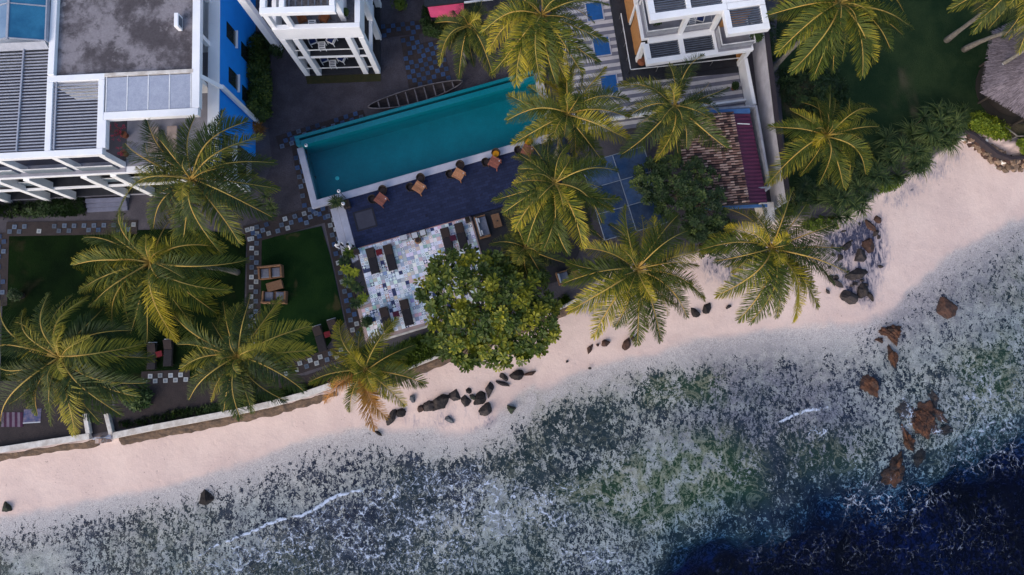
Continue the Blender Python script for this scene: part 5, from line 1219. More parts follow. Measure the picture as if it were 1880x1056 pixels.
shrub('hedge', 'low dark hedge under the front columns of the white hotel wing', 'hedge', [(-40, 374), (60, 372), (154, 362), (157, 394), (60, 398), (-40, 400)], G, .9, 700, .2, HEDGE, 14, tintb=.35, shape=1.4)
shrub('shrub', 'dark shrub bed beside the pink kiosk', 'shrub', [(776, 10), (786, 10), (792, 40), (820, 44), (822, 62), (800, 70), (780, 64), (774, 40)], G, .9, 330, .18, HEDGE, 15, tintb=.4)
shrub('shrub', 'leafy shrub beside the path inside the sea wall', 'shrub', [(222, 726), (252, 714), (276, 722), (272, 744), (246, 752), (228, 742)], G, 1.2, 170, .3, HEDGE, 16, tintb=.55)
shrub('creeper', 'green creeper spilling along the planter behind the long sea wall', 'creeper', [(212, 778), (270, 766), (330, 752), (400, 742), (470, 724), (560, 704), (600, 700), (560, 720), (480, 738), (400, 756), (330, 768), (230, 786)], G, .55, 620, .2, HEDGE, 17, tintb=.5, stem=False, shape=1.2)
shrub('creeper', 'low green ground plants on the bank between terrace and sand', 'creeper', [(700, 660), (740, 630), (790, 610), (820, 625), (860, 630), (1000, 566), (1040, 540), (1050, 552), (1010, 575), (900, 616), (800, 652), (760, 672), (715, 686)], G, .5, 1100, .2, LIME, 18, tintb=.18, stem=False, shape=1.2)
shrub('lime_shrub', 'bright yellow-green shrub on the bank above the rubble wall', 'shrub', [(1776, 212), (1800, 205), (1830, 218), (1852, 232), (1856, 258), (1828, 254), (1796, 242), (1774, 236)], G, .9, 420, .2, LIME, 19, tintb=.62)
shrub('lime_shrub', 'small yellow-green shrub behind the forked dead branch', 'shrub', [(1866, 258), (1900, 252), (1915, 280), (1880, 284)], G, .7, 160, .2, LIME, 20, tintb=.5)
shrub('flowering_shrub', 'twiggy dark shrub with white flowers beside the boundary wall', 'shrub', [(1424, 130), (1470, 120), (1536, 128), (1560, 170), (1540, 205), (1470, 215), (1430, 180)], G, 1.2, 420, .22, HEDGE, 21, tintb=.22)
shrub('shrub', 'dark shrub squeezed between villa and boundary wall', 'shrub', [(1400, 40), (1420, 30), (1432, 90), (1416, 125), (1402, 90)], G, 1.3, 220, .2, HEDGE, 22, tintb=.2)
shrub('shrub', 'bright green ground shrub under the strap-leaved bushes by the sand', 'shrub', [(1478, 402), (1510, 395), (1546, 402), (1540, 420), (1500, 424), (1470, 416)], G - .3, .7, 240, .2, LIME, 23, tintb=.4)
shrub('shrub', 'bright green patch of leaves between two strap-leaved bushes', 'shrub', [(1610, 328), (1650, 318), (1670, 322), (1640, 350), (1612, 352)], G - .2, .6, 200, .2, LIME, 24, tintb=.45)

def straps(name, label, centres, leaf, n, mat, seed, z, root=None, cat='plant', group=None, width=.05, droop=1.0, tintb=.45, up=.5):
    rg = np.random.default_rng(seed); c0 = Vector((np.mean([c[0] for c in centres]), np.mean([c[1] for c in centres]), z))
    r = root or thing(name, label, cat, tuple(c0), group); V, Fc, TI = [], [], []; st_ = MB()
    for c in centres:
        c = np.array(c, dtype=float)
        if len(centres) < 6: part('stem', BARKDK, r, 'tube', [(c[0] * .85 + c0.x * .15, c[1] * .85 + c0.y * .15, z - .1), tuple(c)], [.07, .045], 5)
        else: st_.tube([(c[0] * .85 + c0.x * .15, c[1] * .85 + c0.y * .15, z - .1), tuple(c)], [.07, .045], 5)
        tb = tintb + rg.uniform(-.18, .2)
        for k in range(n):
            a = rg.uniform(0, 6.283); el = rg.uniform(.05, 1.25) * up + .1; L = leaf * rg.uniform(.65, 1.15); d = np.array([math.cos(a) * math.cos(el), math.sin(a) * math.cos(el), math.sin(el)])
            w_ = np.array([-math.sin(a), math.cos(a), 0]) * width * .5; q = len(V); p0 = c.copy()
            for i, f_ in enumerate((0, .35, .7, 1.0)):
                pp = c + d * L * f_ + np.array([0, 0, -1]) * droop * L * .55 * f_ ** 2.2; ww = w_ * (1, 1, .7, .08)[i]; V += [pp - ww, pp + ww]
            tv2 = tb + rg.uniform(-.2, .25); TI += [tv2 - .35, tv2 - .35, tv2, tv2, tv2 + .15, tv2 + .15, tv2 + .3, tv2 + .3]
            Fc += [(q, q + 1, q + 3, q + 2), (q + 2, q + 3, q + 5, q + 4), (q + 4, q + 5, q + 7, q + 6)]
    
    if st_.v: st_.build('stems', BARKDK, r, kind='stuff')
    raw('foliage', V, Fc, mat, r, tint=np.clip(TI, 0, 1), kind='stuff'); return r
def dome(pix, z0, h, n, seed):
    rg = np.random.default_rng(seed); xs = [p[0] for p in pix]; ys = [p[1] for p in pix]; out = []; hw_ = .5 * min(max(xs) - min(xs), max(ys) - min(ys))
    while len(out) < n:
        x, y = rg.uniform(min(xs), max(xs)), rg.uniform(min(ys), max(ys))
        if not inpoly(np.array([x]), np.array([y]), pix)[0]: continue
        de = min(1, float(dline(np.array([x]), np.array([y]), list(pix) + [pix[0]])[0]) / hw_); out.append(tuple(P(x, y, z0 + .3 + h * math.sqrt(de) * rg.uniform(.75, 1.05))))
    return out
straps('strap_leaved_bush', 'big strap-leaved bush nearest the rubble wall on the sand edge', dome([(1660, 215), (1700, 195), (1745, 195), (1768, 225), (1755, 262), (1715, 275), (1672, 258)], G, 1.7, 24, 41), 1.3, 50, SPIKE, 41, G, width=.05, up=.75, tintb=.5)
straps('strap_leaved_bush', 'strap-leaved bush in the middle of the row between lawn and sand', dome([(1612, 262), (1650, 240), (1690, 250), (1712, 285), (1690, 312), (1640, 325), (1612, 300)], G, 1.5, 20, 42), 1.25, 50, SPIKE, 42, G, width=.05, up=.75, tintb=.5)
straps('strap_leaved_bush', 'strap-leaved bush behind the dark boulder heap on the sand', dome([(1490, 372), (1520, 340), (1560, 325), (1600, 340), (1602, 375), (1560, 398), (1515, 402)], G, 1.4, 22, 43), 1.2, 50, SPIKE, 43, G, width=.05, up=.75, tintb=.5)
straps('strap_leaved_bush', 'thin dark strap-leaved bush under the young yellow palm', dome([(1440, 350), (1480, 330), (1510, 345), (1480, 380), (1450, 385)], G, .8, 12, 44), .9, 34, SPIKE, 44, G, width=.06, tintb=.25)
straps('strap_leaved_bush', 'strap-leaved bush joining the middle bush to the one behind the boulder heap', dome([(1580, 312), (1612, 288), (1640, 300), (1640, 335), (1600, 350), (1578, 340)], G, 1.2, 14, 48), 1.15, 48, SPIKE, 48, G, width=.05, up=.75, tintb=.42)
straps('strap_leaved_bush', 'small strap-leaved bush beside the bright yellow-green shrub', dome([(1740, 190), (1768, 200), (1772, 236), (1746, 240)], G, .9, 8, 49), 1.0, 44, SPIKE, 49, G, width=.05, up=.75, tintb=.42)
straps('spiky_plant', 'pale green spiky rosette plant at the edge of the gravel yard by the hotel corner', [tuple(P(496, 374, G + .6)), tuple(P(488, 360, G + .5)), tuple(P(502, 384, G + .4))], .62, 46, SPIKE, 45, G, width=.05, tintb=.75, droop=.6)
straps('spiky_plant', 'brownish spiky plant at the lower end of the clipped hedge', [tuple(P(470, 232, G + .6)), tuple(P(478, 238, G + .4)), tuple(P(462, 226, G + .5))], .7, 34, FRONDDRY, 46, G, width=.05, tintb=.1, droop=.7)
pz = P(621, 374, G + .27)
pr = thing('potted_palm', 'bushy dark green potted plant beside the globe lamps at the pool corner', 'potted plant', tuple(pz))
part('pot', POT, pr, 'lathe', tuple(pz), [(.24, 0), (.32, .42), (.27, .42), (.25, .36)], 14)
straps('', '', [tuple(pz + Vector((0, 0, .55))), tuple(pz + Vector((.15, .1, .5))), tuple(pz + Vector((-.15, .05, .5)))], .72, 42, SPIKE, 47, pz.z + .3, root=pr, width=.05, tintb=.5)
def potted(label, px_, mat, seed, sz=.35, zz=ZT, tintb=.35, potm=POT, cat='potted plant', pr_=.3):
    q = P(*px_, zz); r = thing('potted_plant', label, cat, tuple(q)); part('pot', potm, r, 'lathe', tuple(q), [(pr_ * .75, 0), (pr_, .4), (pr_ * .85, .4), (pr_ * .8, .34)], 14)
    rg = np.random.default_rng(seed); ce, no = [], []
    for _ in range(70):
        o = rg.normal(0, 1, 3); o /= np.linalg.norm(o); o *= sz * rg.random() ** .4; ce.append(np.array(q) + o + [0, 0, .45 + sz * .7]); no.append(o + [0, 0, .3])
    V, Fc, TI = leaves(ce, no, [.17] * 70, rg, per=7, tint=[tintb] * 70); raw('foliage', V, Fc, mat, r, tint=TI, kind='stuff'); part('stem', BARKDK, r, 'tube', [tuple(q), tuple(q + Vector((0, 0, .8)))], .03, 5); return r
potted('round dark bush in a pot on the lower corner of the tile terrace', (677, 592), HEDGE, 51, .42)
potted('yellow-green bush in a black pot at the upper end of the gravel yard', (736, 16), LIME, 52, .62, G, .25)
potted('small potted bush on the villa balcony beside the short louvre frame', (1384, 74), HEDGE, 53, .38, V1 + .02, .55, WHITE)
potted('round potted bush in the corner of the villa balcony rail', (1204, 44), HEDGE, 54, .4, V1 + .02, .5, GREYFLOOR)
potted('small potted succulent on the top terrace of the balcony block', (637, 30), HEDGE, 55, .2, Y2 + .03, .6, GREYFLOOR, pr_=.18)
potted('flower pot with dark leaves standing on the striped deck near the white fin wall', (1346, 163), HEDGE, 56, .2, G + .234, .3, TERRAPOT, pr_=.22)
potted('round bush in a wire basket on the darker lawn', (41, 543), HEDGE, 57, .45, G + .012, .25)
# planting bed beside the tile terrace
for k, (x, y, s_, m_, tb, lab) in enumerate(((643, 465, 1, LIME, .12, 'green leafy plant beside the lower end of the pale steps'), (636, 480, .8, HEDGE, .1, 'very dark leafy plant below the pale steps'), (637, 496, .55, LIME, .85, 'pale yellow rosette plant nearest the path pavers'), (653, 500, .55, LIME, .95, 'pale yellow rosette plant against the terrace edge'),
        (645, 518, 1, HEDGE, .5, 'broad dark green plant below the two yellow rosettes'), (658, 530, .8, HEDGE, .3, 'dark plant against the middle of the terrace edge'), (666, 550, .7, LIME, .45, 'fresh green rosette plant by the terrace step'), (654, 556, .8, HEDGE, .15, 'blackish plant beside the terrace step'))):
    q = P(x, y, G + .05)
    straps('bed_plant', lab, [tuple(q + Vector((random.uniform(-.15, .15), random.uniform(-.15, .15), .35))) for _ in range(3)], .5 * s_ + .15, 26, m_, 60 + k, G, width=.10, tintb=tb, droop=.7)
# bougainvillea pots on the roof terrace
for k, (x, y, lab) in enumerate(((232, 250, 'red-flowered creeper in a pot on the hotel roof terrace, the upper of two'), (232, 284, 'red-flowered pot on the hotel roof terrace, close to its white corner'))):
    q = P(x, y, Z2 + .03); r = thing('flower_pot', lab, 'potted plant', tuple(q)); part('pot', TERRAPOT, r, 'lathe', tuple(q), [(.18, 0), (.24, .38), (.2, .38)], 12)
    rg = np.random.default_rng(80 + k); n_ = 34 if k == 0 else 12; ce = [np.array(q) + [rg.uniform(-1.3, .2) if k == 0 else rg.uniform(-.3, .3), rg.uniform(-.5, .7) if k == 0 else rg.uniform(-.3, .3), rg.uniform(.4, .9)] for _ in range(n_)]
    V, Fc, TI = leaves(ce, [(0, 0, 1)] * n_, [.10] * n_, rg, per=4, tint=[.4] * n_); raw('flowers', V, Fc, FLOWER, r, tint=TI, kind='stuff')
    m = MB(); 
    for c_ in ce[:26]: m.tube([tuple(q + Vector((0, 0, .35))), tuple((np.array(q) + c_) / 2 + [0, 0, .2]), tuple(c_)], .012, 4, cap=False)
    m.build('stems', BARKDK, r, kind='stuff')
# ------------------------------------------------------------------ furniture and small things
# four-seat style: square slatted table, built once at the origin
def deck_table(mat):
    r = thing('wooden_table', 'x', 'table')
    for k in range(6): part('slat', mat, r, 'box', (-.33 + k * .132, 0, .70), .118, .80, .035)
    for sy in (-1, 1): part('rail', mat, r, 'box', (0, sy * .36, .63), .78, .06, .068)
    for sx in (-1, 1):
        for sy in (-1, 1): part('leg', mat, r, 'box', (sx * .34, sy * .36, 0), .06, .06, .628)
    part('ashtray', CUSHPALE, r, 'lathe', (.24, -.28, .735), [(.045, 0), (.05, .03), (.035, .03)], 10)
    return r
def tub_chair(mat, cush):
    """round-backed wicker chair"""
    r = thing('wicker_chair', 'x', 'chair'); m = MB(); n = 18
    v, f = [], []
    for i in range(n + 1):
        a = R_(-20) + R_(220) * i / n; top = .72 - .14 * abs(i / n - .5) * 2
        for rr, z in ((.27, .40), (.31, top), (.345, top), (.30, .38)): v.append((rr * math.cos(a), rr * math.sin(a), z))
    for i in range(n):
        for k in range(4): f.append((i * 4 + k, i * 4 + (k + 1) % 4, (i + 1) * 4 + (k + 1) % 4, (i + 1) * 4 + k))
    f += [(3, 2, 1, 0), (n * 4, n * 4 + 1, n * 4 + 2, n * 4 + 3)]
    raw('backrest', v, f, mat, r); part('seat', mat, r, 'lathe', (0, 0, .34), [(.28, 0), (.3, .04), (.28, .07)], 18); part('cushion', cush, r, 'lathe', (0, -.02, .411), [(.24, 0), (.26, .03), (.23, .07)], 16, smooth=False)
    for sx in (-1, 1):
        for sy in (-1, 1): part('leg', mat, r, 'box', (sx * .2, sy * .2, 0), .045, .045, .345)
    return r
tA, tB = deck_table(TEAK), deck_table(TEAKDK); cA, cY = tub_chair(WICKERDK, MATTBROWN), tub_chair(WICKERDK, YELLOW)
spots = [((699, 366), tB, cA), ((769, 344), tA, cA), ((842, 320), tA, cA), ((908, 298), tB, cY), ((968, 276), tB, cY)]
wh = ['nearest the pale steps', 'second from the pale steps', 'third from the pale steps', 'with the yellow cushioned chair', 'half hidden under the palms']
used = set()
def place(proto, loc, rz, label, group):
    if proto.name in used: return copy_tree(proto, loc, rz, None, label, group)
    used.add(proto.name); proto.location = loc; proto.rotation_euler = (0, 0, rz); proto['label'] = label; proto['group'] = group; return proto
for i, (px_, tp, cc) in enumerate(spots):
    q = P(*px_, ZT + .7); q.z = ZT - .01; rz = T.ang + R_(38 + 3 * i)
    place(tp, q, rz, 'square slatted wooden table on the navy deck, ' + wh[i], 'wooden tables on the pool deck')
    for k, (ds, dt, ch) in enumerate(((-.62, .24, cA), (.30, .72, cc))):
        p_ = q + T.u * ds + T.v * dt; p_.z = ZT - .01
        an = math.atan2(q.y - p_.y, q.x - p_.x)
        place(ch, p_, an + PI / 2, ('yellow-cushioned' if ch is cY else 'dark') + ' wicker chair on the %s side of the table %s' % (('steps', 'pool')[k], wh[i]), 'wicker chairs on the pool deck')

# loungers
def lounger():
    r = thing('sun_lounger', 'x', 'sun lounger')
    for sx in (-1, 1): part('side_rail', WICKERDK, r, 'box', (sx * .31, 0, .22), .05, 2.0, .07)
    for sx in (-1, 1):
        for sy in (-.85, .85): part('leg', WICKERDK, r, 'box', (sx * .31, sy, 0), .05, .05, .22)
    part('head_bar', CUSHPALE, r, 'box', (0, 1.02, .22), .66, .05, .09)
    m = MB(); m.prism([(-.31, -.98), (.31, -.98), (.31, .25), (-.31, .25)], .291, .37); m.build('mattress', MATTRESS, r, bevel=.025)
    m = MB(); m.add([(-.31, .26, .291), (.31, .26, .291), (.31, .98, .50), (-.31, .98, .50), (-.31, .26, .37), (.31, .26, .37), (.31, .95, .585), (-.31, .95, .585)], [(3, 2, 1, 0), (4, 5, 6, 7), (0, 1, 5, 4), (1, 2, 6, 5), (2, 3, 7, 6), (3, 0, 4, 7)]); m.build('backrest', MATTBROWN, r, bevel=.02)
    part('prop', WICKERDK, r, 'box', (0, .85, .22), .5, .04, .2)
    return r
lg = lounger()
L_ = [((684, 479), 0, ZT, 'dark sun lounger at the upper corner of the tile terrace next to the planting bed'), ((716, 473), 0, ZT, 'dark sun lounger on the open side of the maroon table near the planting bed'),
      ((821, 442), 0, ZT, 'dark sun lounger half under the broadleaf tree beside the purple stool'), ((847, 433), 0, ZT, 'dark sun lounger at the terrace corner next to the sofa'),
      ((709, 588), 0, ZT, 'dark sun lounger beside the round potted bush on the tile terrace'), ((746, 574), 0, ZT, 'dark sun lounger at the seaward edge of the tile terrace under the tree'),
      ((587, 622), 2, G + .016, 'dark sun lounger at the lower end of the small lawn'), ((614, 610), 2, G + .016, 'dark sun lounger beside the red table near the terrace on the small lawn'),
      ((308, 648), -14, G + .012, 'dark sun lounger on the darker lawn near the star-shaped palm'), ((278, 654), -14, G + .012, 'dark sun lounger half hidden by the broad palm on the darker lawn')]
for i, (px_, da, z, lab) in enumerate(L_):
    q = P(*px_, z + .35); q.z = z; place(lg, q, T.ang + R_(da) + R_(-1), lab, 'dark sun loungers')
def stool(mat):
    r = thing('side_table', 'x', 'side table'); part('top', mat, r, 'box', (0, 0, .38), .46, .42, .05)
    for sx in (-1, 1):
        for sy in (-1, 1): part('leg', mat, r, 'box', (sx * .19, sy * .17, 0), .045, .045, .38)
    return r
sr = stool(MAROON); sp_ = stool(M('purple_fabric', (.06, .008, .03), rough=.9))
for px_, pr_, z, lab in (((696, 463), sr, ZT, 'maroon side table between the two loungers by the planting bed'), ((832, 437), sp_, ZT, 'purple side table between the two loungers next to the sofa'), ((727, 577), sp_, ZT, 'dark purple side table between the two seaward loungers'), ((601, 614), sr, G + .016, 'red side table between the loungers on the small lawn'), ((292, 650), sr, G + .012, 'red side table between the loungers on the darker lawn')):
    q = P(*px_, z + .4); q.z = z; place(pr_, q, T.ang, lab, 'side tables between loungers')
# tray stands on the terrace edge
for k, (px_, lab) in enumerate((((761, 432), 'white square tray on a dark wooden stand at the deck edge of the terrace'), ((776, 427), 'smaller white tray on a dark stand beside a black box'))):
    q = P(*px_, ZT + .55); q.z = ZT; r = thing('tray_stand', lab, 'tray stand', tuple(q)); 
    part('tray', CUSHPALE, r, 'box', tuple(q + Vector((0, 0, .5))), .42, .40, .05, T.ang); part('rim', WICKERDK, r, 'box', tuple(q + Vector((0, 0, .44))), .54, .50, .055, T.ang)
    for a in range(4): part('leg', WICKERDK, r, 'box', tuple(q + T.u * (.2 * (1 if a % 2 else -1)) + T.v * (.18 * (1 if a // 2 else -1))), .05, .05, .44, T.ang)
def simple(name, label, cat, px_, z, parts):
    q = P(*px_, z); r = thing(name, label, cat, tuple(q))
    for nm, mt, (ds, dt, dz), (a, b, c_) in parts: part(nm, mt, r, 'box', tuple(q + T.u * ds + T.v * dt + Vector((0, 0, dz))), a, b, c_, T.ang, bevel=.02)
    return r
simple('storage_box', 'low grey storage box on the deck edge of the tile terrace', 'box', (742, 438), ZT, [('body', CUSHGREY, (0, 0, 0), (.55, .35, .36)), ('lid', CUSHPALE, (0, 0, .361), (.57, .37, .05))])
simple('planter_box', 'black square planter at the terrace corner nearest the pool deck chairs', 'planter', (859, 405), ZT, [('body', POT, (0, 0, 0), (.36, .36, .5)), ('soil', SOIL, (0, 0, .501), (.3, .3, .01))])
simple('planter_box', 'black square planter at the foot of the globe lamps', 'planter', (638, 377), ZT, [('body', POT, (0, 0, 0), (.5, .6, .45)), ('soil', SOIL, (0, 0, .451), (.42, .52, .01))])
simple('planter_box', 'black square box on the terrace corner beside the pale steps', 'planter', (655, 459), ZT, [('body', POT, (0, -.2, 0), (.36, .36, .45)), ('lid', MATTBROWN, (0, -.2, .451), (.38, .38, .03))])
q = P(768, 443, ZT); r = thing('wicker_drum', 'round brown wicker drum stool on the tile terrace below the trays', 'stool', tuple(q)); part('body', WICKERTAN, r, 'lathe', tuple(q), [(.2, 0), (.26, .2), (.2, .4)], 16); part('top', MATTBROWN, r, 'lathe', tuple(q + Vector((0, 0, .401))), [(.17, 0), (.15, .03)], 16)
# sofas
def sofa(label, px_, z, L, flip=1, cush=CUSHGREY, frame=WICKERTAN, rot=0.0, pillows=2):
    q = P(*px_, z); r = thing('outdoor_sofa', label, 'sofa', tuple(q)); a = T.ang + rot; u = Vector((math.cos(a), math.sin(a), 0)); v_ = Vector((-u.y, u.x, 0))
    bx = lambda nm, mt, ds, dt, dz, x, y, zz, bv=.03: part(nm, mt, r, 'box', tuple(q + u * ds + v_ * dt + Vector((0, 0, dz))), x, y, zz, a, bevel=bv)
    bx('base', frame, 0, 0, 0, .86, L, .26); bx('seat_cushion', cush, .08 * flip, 0, .262, .66, L - .2, .14, .04); bx('backrest', frame, -.39 * flip, 0, .262, .08, L, .36, .01); bx('back_cushion', CUSHPALE, -.28 * flip, 0, .404, .14, L - .22, .24, .04)
    for s_ in (-1, 1): bx('armrest', frame, .04 * flip, s_ * (L / 2 - .04), .262, .78, .08, .22, .01)
    for k in range(pillows): bx('pillow', CUSHPALE, -.12 * flip, (k - .5) * (L - .7), .405, .12, .36, .26, .05)
    return r
sofa('tan framed outdoor sofa with grey cushions beside the tile terrace', (886, 418), ZT - .05, 1.65)
sofa('small tan framed armchair with grey cushion behind the low young palm', (1033, 511), ZT - .05, .95, pillows=0)
simple('coffee_table', 'low brown coffee table in front of the grey cushioned sofa', 'table', (912, 407), ZT - .05, [('top', WICKERTAN, (0, 0, .34), (.62, 1.05, .06)), ('base', WICKERDK, (0, 0, 0), (.5, .9, .338)), ('ashtray', POT, (0.05, -.05, .401), (.12, .12, .05))])
simple('coffee_table', 'low brown table in front of the armchair under the lone beach palm', 'table', (1058, 505), ZT - .05, [('top', WICKERTAN, (0, 0, .34), (.7, .6, .06)), ('base', WICKERDK, (0, 0, 0), (.6, .5, .338)), ('tray', CUSHPALE, (.3, .2, .401), (.2, .25, .08))])
def wsofa(label, px_, flip, two=True):
    q = P(*px_, G + .016); r = thing('wicker_sofa', label, 'sofa', tuple(q)); a = R_(6) * (1 if two else 0); u = Vector((math.cos(a), math.sin(a), 0)); v_ = Vector((-u.y, u.x, 0))
    bx = lambda nm, mt, ds, dt, dz, x, y, zz, bv=.03: part(nm, mt, r, 'box', tuple(q + u * ds + v_ * dt + Vector((0, 0, dz))), x, y, zz, a, bevel=bv)
    bx('base', WICKERTAN, 0, 0, 0, 1.8, .95, .3)
    bx('backrest', WICKERTAN, 0, .41 * flip, .302, 1.8, .13, .42)
    for s_ in (-.83, 0, .83) if two else (-.83, .83): bx('armrest', WICKERTAN, s_, -.06 * flip, .302, .15, .80, .26)
    for s_ in (-.415, .415): bx('cushion', CUSHGREY, s_, -.05 * flip, .302, .62, .70, .12, .05)
    return r
wsofa('tan wicker double seat with grey cushions on the small lawn', (500, 501), 1); wsofa('tan wicker bench with grey cushion partly under a palm frond on the small lawn', (507, 547), -1, False)
simple('wicker_table', 'plain tan wicker table between the two wicker seats on the lawn', 'table', (507, 526), G + .016, [('body', WICKERTAN, (0, 0, 0), (1.15, .62, .36)), ('top', WICKERTAN, (0, 0, .361), (1.2, .68, .04))])

# balcony chairs and tables
def bal_chair(seatm, framem):
    r = thing('balcony_chair', 'x', 'chair')
    for sx in (-1, 1):
        for sy in (-1, 1): part('leg', framem, r, 'box', (sx * .26, sy * .26, 0), .05, .05, .40 if sy < 0 else .82)
    part('seat', framem, r, 'box', (0, 0, .40), .6, .6, .05); part('cushion', seatm, r, 'box', (0, 0, .451), .5, .5, .09, bevel=.03); part('backrest', framem, r, 'box', (0, .27, .52), .5, .04, .3)
    for sx in (-1, 1): part('armrest', framem, r, 'box', (sx * .27, 0, .62), .06, .6, .04)
    return r
def bal_table():
    r = thing('balcony_table', 'x', 'table'); part('top', WHITEMETAL, r, 'box', (0, 0, .5), .52, .52, .035)
    for k in range(3): part('inlay', SLATDK, r, 'box', (0, -.14 + .14 * k, .536), .36, .07, .006)
    for sx in (-1, 1):
        for sy in (-1, 1): part('leg', WHITEMETAL, r, 'box', (sx * .22, sy * .22, 0), .05, .05, .5)
    return r
bc, bt, bb = bal_chair(NAVYCUSH, WHITEMETAL), bal_table(), bal_chair(WICKERBR, WICKERBR)
for z, fl, cch in ((Y2 + .03, "balcony block's open top terrace", bb), (Y1 + .01, "balcony block's middle balcony", bc), (G + .12, "balcony block's ground floor", bc)):
    cl_ = 'brown wicker' if cch is bb else 'navy cushioned white'
    for s_, rz, wh_ in ((1.75 if cch is bb else 1.55, .35, 'hedge'), (3.3 if cch is bb else 2.95, -.45, 'pool yard')): place(cch, B(s_, 1.05, z), B.ang + rz, '%s chair on the %s, %s side of its table' % (cl_, fl, wh_), 'chairs on the balcony block')
    place(bt, B(2.45 if cch is bb else 2.25, .62, z), B.ang, 'small white table on the %s' % fl, 'tables on the balcony block')
place(bc, C(4.3, 2.75, V1 + .02), C.ang - .4, 'navy cushioned white chair on the balcony of the white villa', 'chairs on the villa balcony'); place(bt, C(3.65, 2.6, V1 + .02), C.ang, 'small table beside the navy chair on the villa balcony', 'tables on the villa')
q = P(1177, 116, V0 + .05); r = thing('clay_jar', 'round brown clay jar at the foot of the white post on the black villa floor', 'jar', tuple(q)); part('body', TERRAPOT, r, 'lathe', tuple(q), [(.2, 0), (.34, .25), (.3, .5), (.2, .6), (.17, .58)], 16); part('soil', SOIL, r, 'lathe', tuple(q + Vector((0, 0, .52))), [(.2, 0), (.2, .02)], 14)

# globe lamps
for k, (x, y, h, lab) in enumerate(((622, 351, 2.4, 'white globe lamp on a thin pole rising over the pool water'), (630, 374, 2.4, 'white globe lamp on a thin pole above the potted plant'), (562, 267, 1.2, 'small white globe lamp at the raised end of the pool'))):
    q = P(x, y, G + h); z0 = G + .86 if k == 2 else G + .3; r = thing('globe_lamp', lab, 'lamp', (q.x, q.y, z0))
    bm = bmesh.new(); bmesh.ops.create_uvsphere(bm, u_segments=16, v_segments=10, radius=.13); me = bpy.data.meshes.new('globe'); bm.to_mesh(me); bm.free(); me.materials.append(SHIRT)
    o = bpy.data.objects.new('globe', me); COL.objects.link(o); o.parent = r; o.location = (0, 0, G + h - z0)
    part('cap', POT, r, 'lathe', (q.x, q.y, G + h + .12), [(.05, 0), (.03, .06)], 8); part('pole', POT, r, 'tube', [(q.x, q.y, z0 - .05), (q.x, q.y, G + h - .12)], .025, 6)

# long old boat lying by the pool wall
b0, b1 = P(677, 199, G + .5), P(850, 152, G + .5); bt_ = thing('wooden_boat', 'long weathered wooden boat lying on the gravel along the pool wall', 'boat', tuple((b0 + b1) / 2 - Vector((0, 0, .5))))
du = (b1 - b0).normalized(); dv = Vector((-du.y, du.x, 0)); Lb = (b1 - b0).length; n = 26; v_o, f_o = [], []
def bsec(f_): w_ = .62 * (math.sin(PI * f_) ** .62 if 0 < f_ < 1 else 0) + .02; return w_, G + .52 + .28 * abs(f_ - .5) ** 2 * 4, G + .03 + .35 * abs(f_ - .5) ** 3 * 8
for i in range(n + 1):
    f_ = i / n; w_, zt, zb_ = bsec(f_); c_ = b0 + du * Lb * f_
    for k, (ww, zz) in enumerate(((-w_, zt), (-w_ * .8, (zt + zb_) / 2), (-w_ * .3, zb_), (w_ * .3, zb_), (w_ * .8, (zt + zb_) / 2), (w_, zt), (w_ * .88, zt), (w_ * .68, (zt + zb_) / 2), (w_ * .24, zb_ + .06), (-w_ * .24, zb_ + .06), (-w_ * .68, (zt + zb_) / 2), (-w_ * .88, zt))):
        p_ = c_ + dv * ww; v_o.append((p_.x, p_.y, zz))
mi = []
for i in range(n):
    for k in range(12):
        f_o.append((i * 12 + k, i * 12 + (k + 1) % 12, (i + 1) * 12 + (k + 1) % 12, (i + 1) * 12 + k)[::-1]); mi.append(1 if k >= 6 and k < 11 else 0)
hl = raw('hull', v_o, f_o, [BOATWOOD, BOATDK], bt_); hl.data.polygons.foreach_set('material_index', mi)
for sg in (-1, 1):
    m = MB(); m.tube([tuple(b0 + du * Lb * i / n + dv * sg * bsec(i / n)[0] * .94 + Vector((0, 0, bsec(i / n)[1] + .02 - b0.z))) for i in range(n + 1)], .045, 6); m.build('gunwale', BOATWOOD, bt_, smooth=True)
for k in range(9):
    f_ = .11 + k * .098; w_, zt, _ = bsec(f_); c_ = b0 + du * Lb * f_; m = MB(); m.bar(c_ - dv * w_ * .86 + Vector((0, 0, zt - .06 - b0.z)), c_ + dv * w_ * .86 + Vector((0, 0, zt - .06 - b0.z)), .10, .05); m.build('thwart', BOATWOOD, bt_)

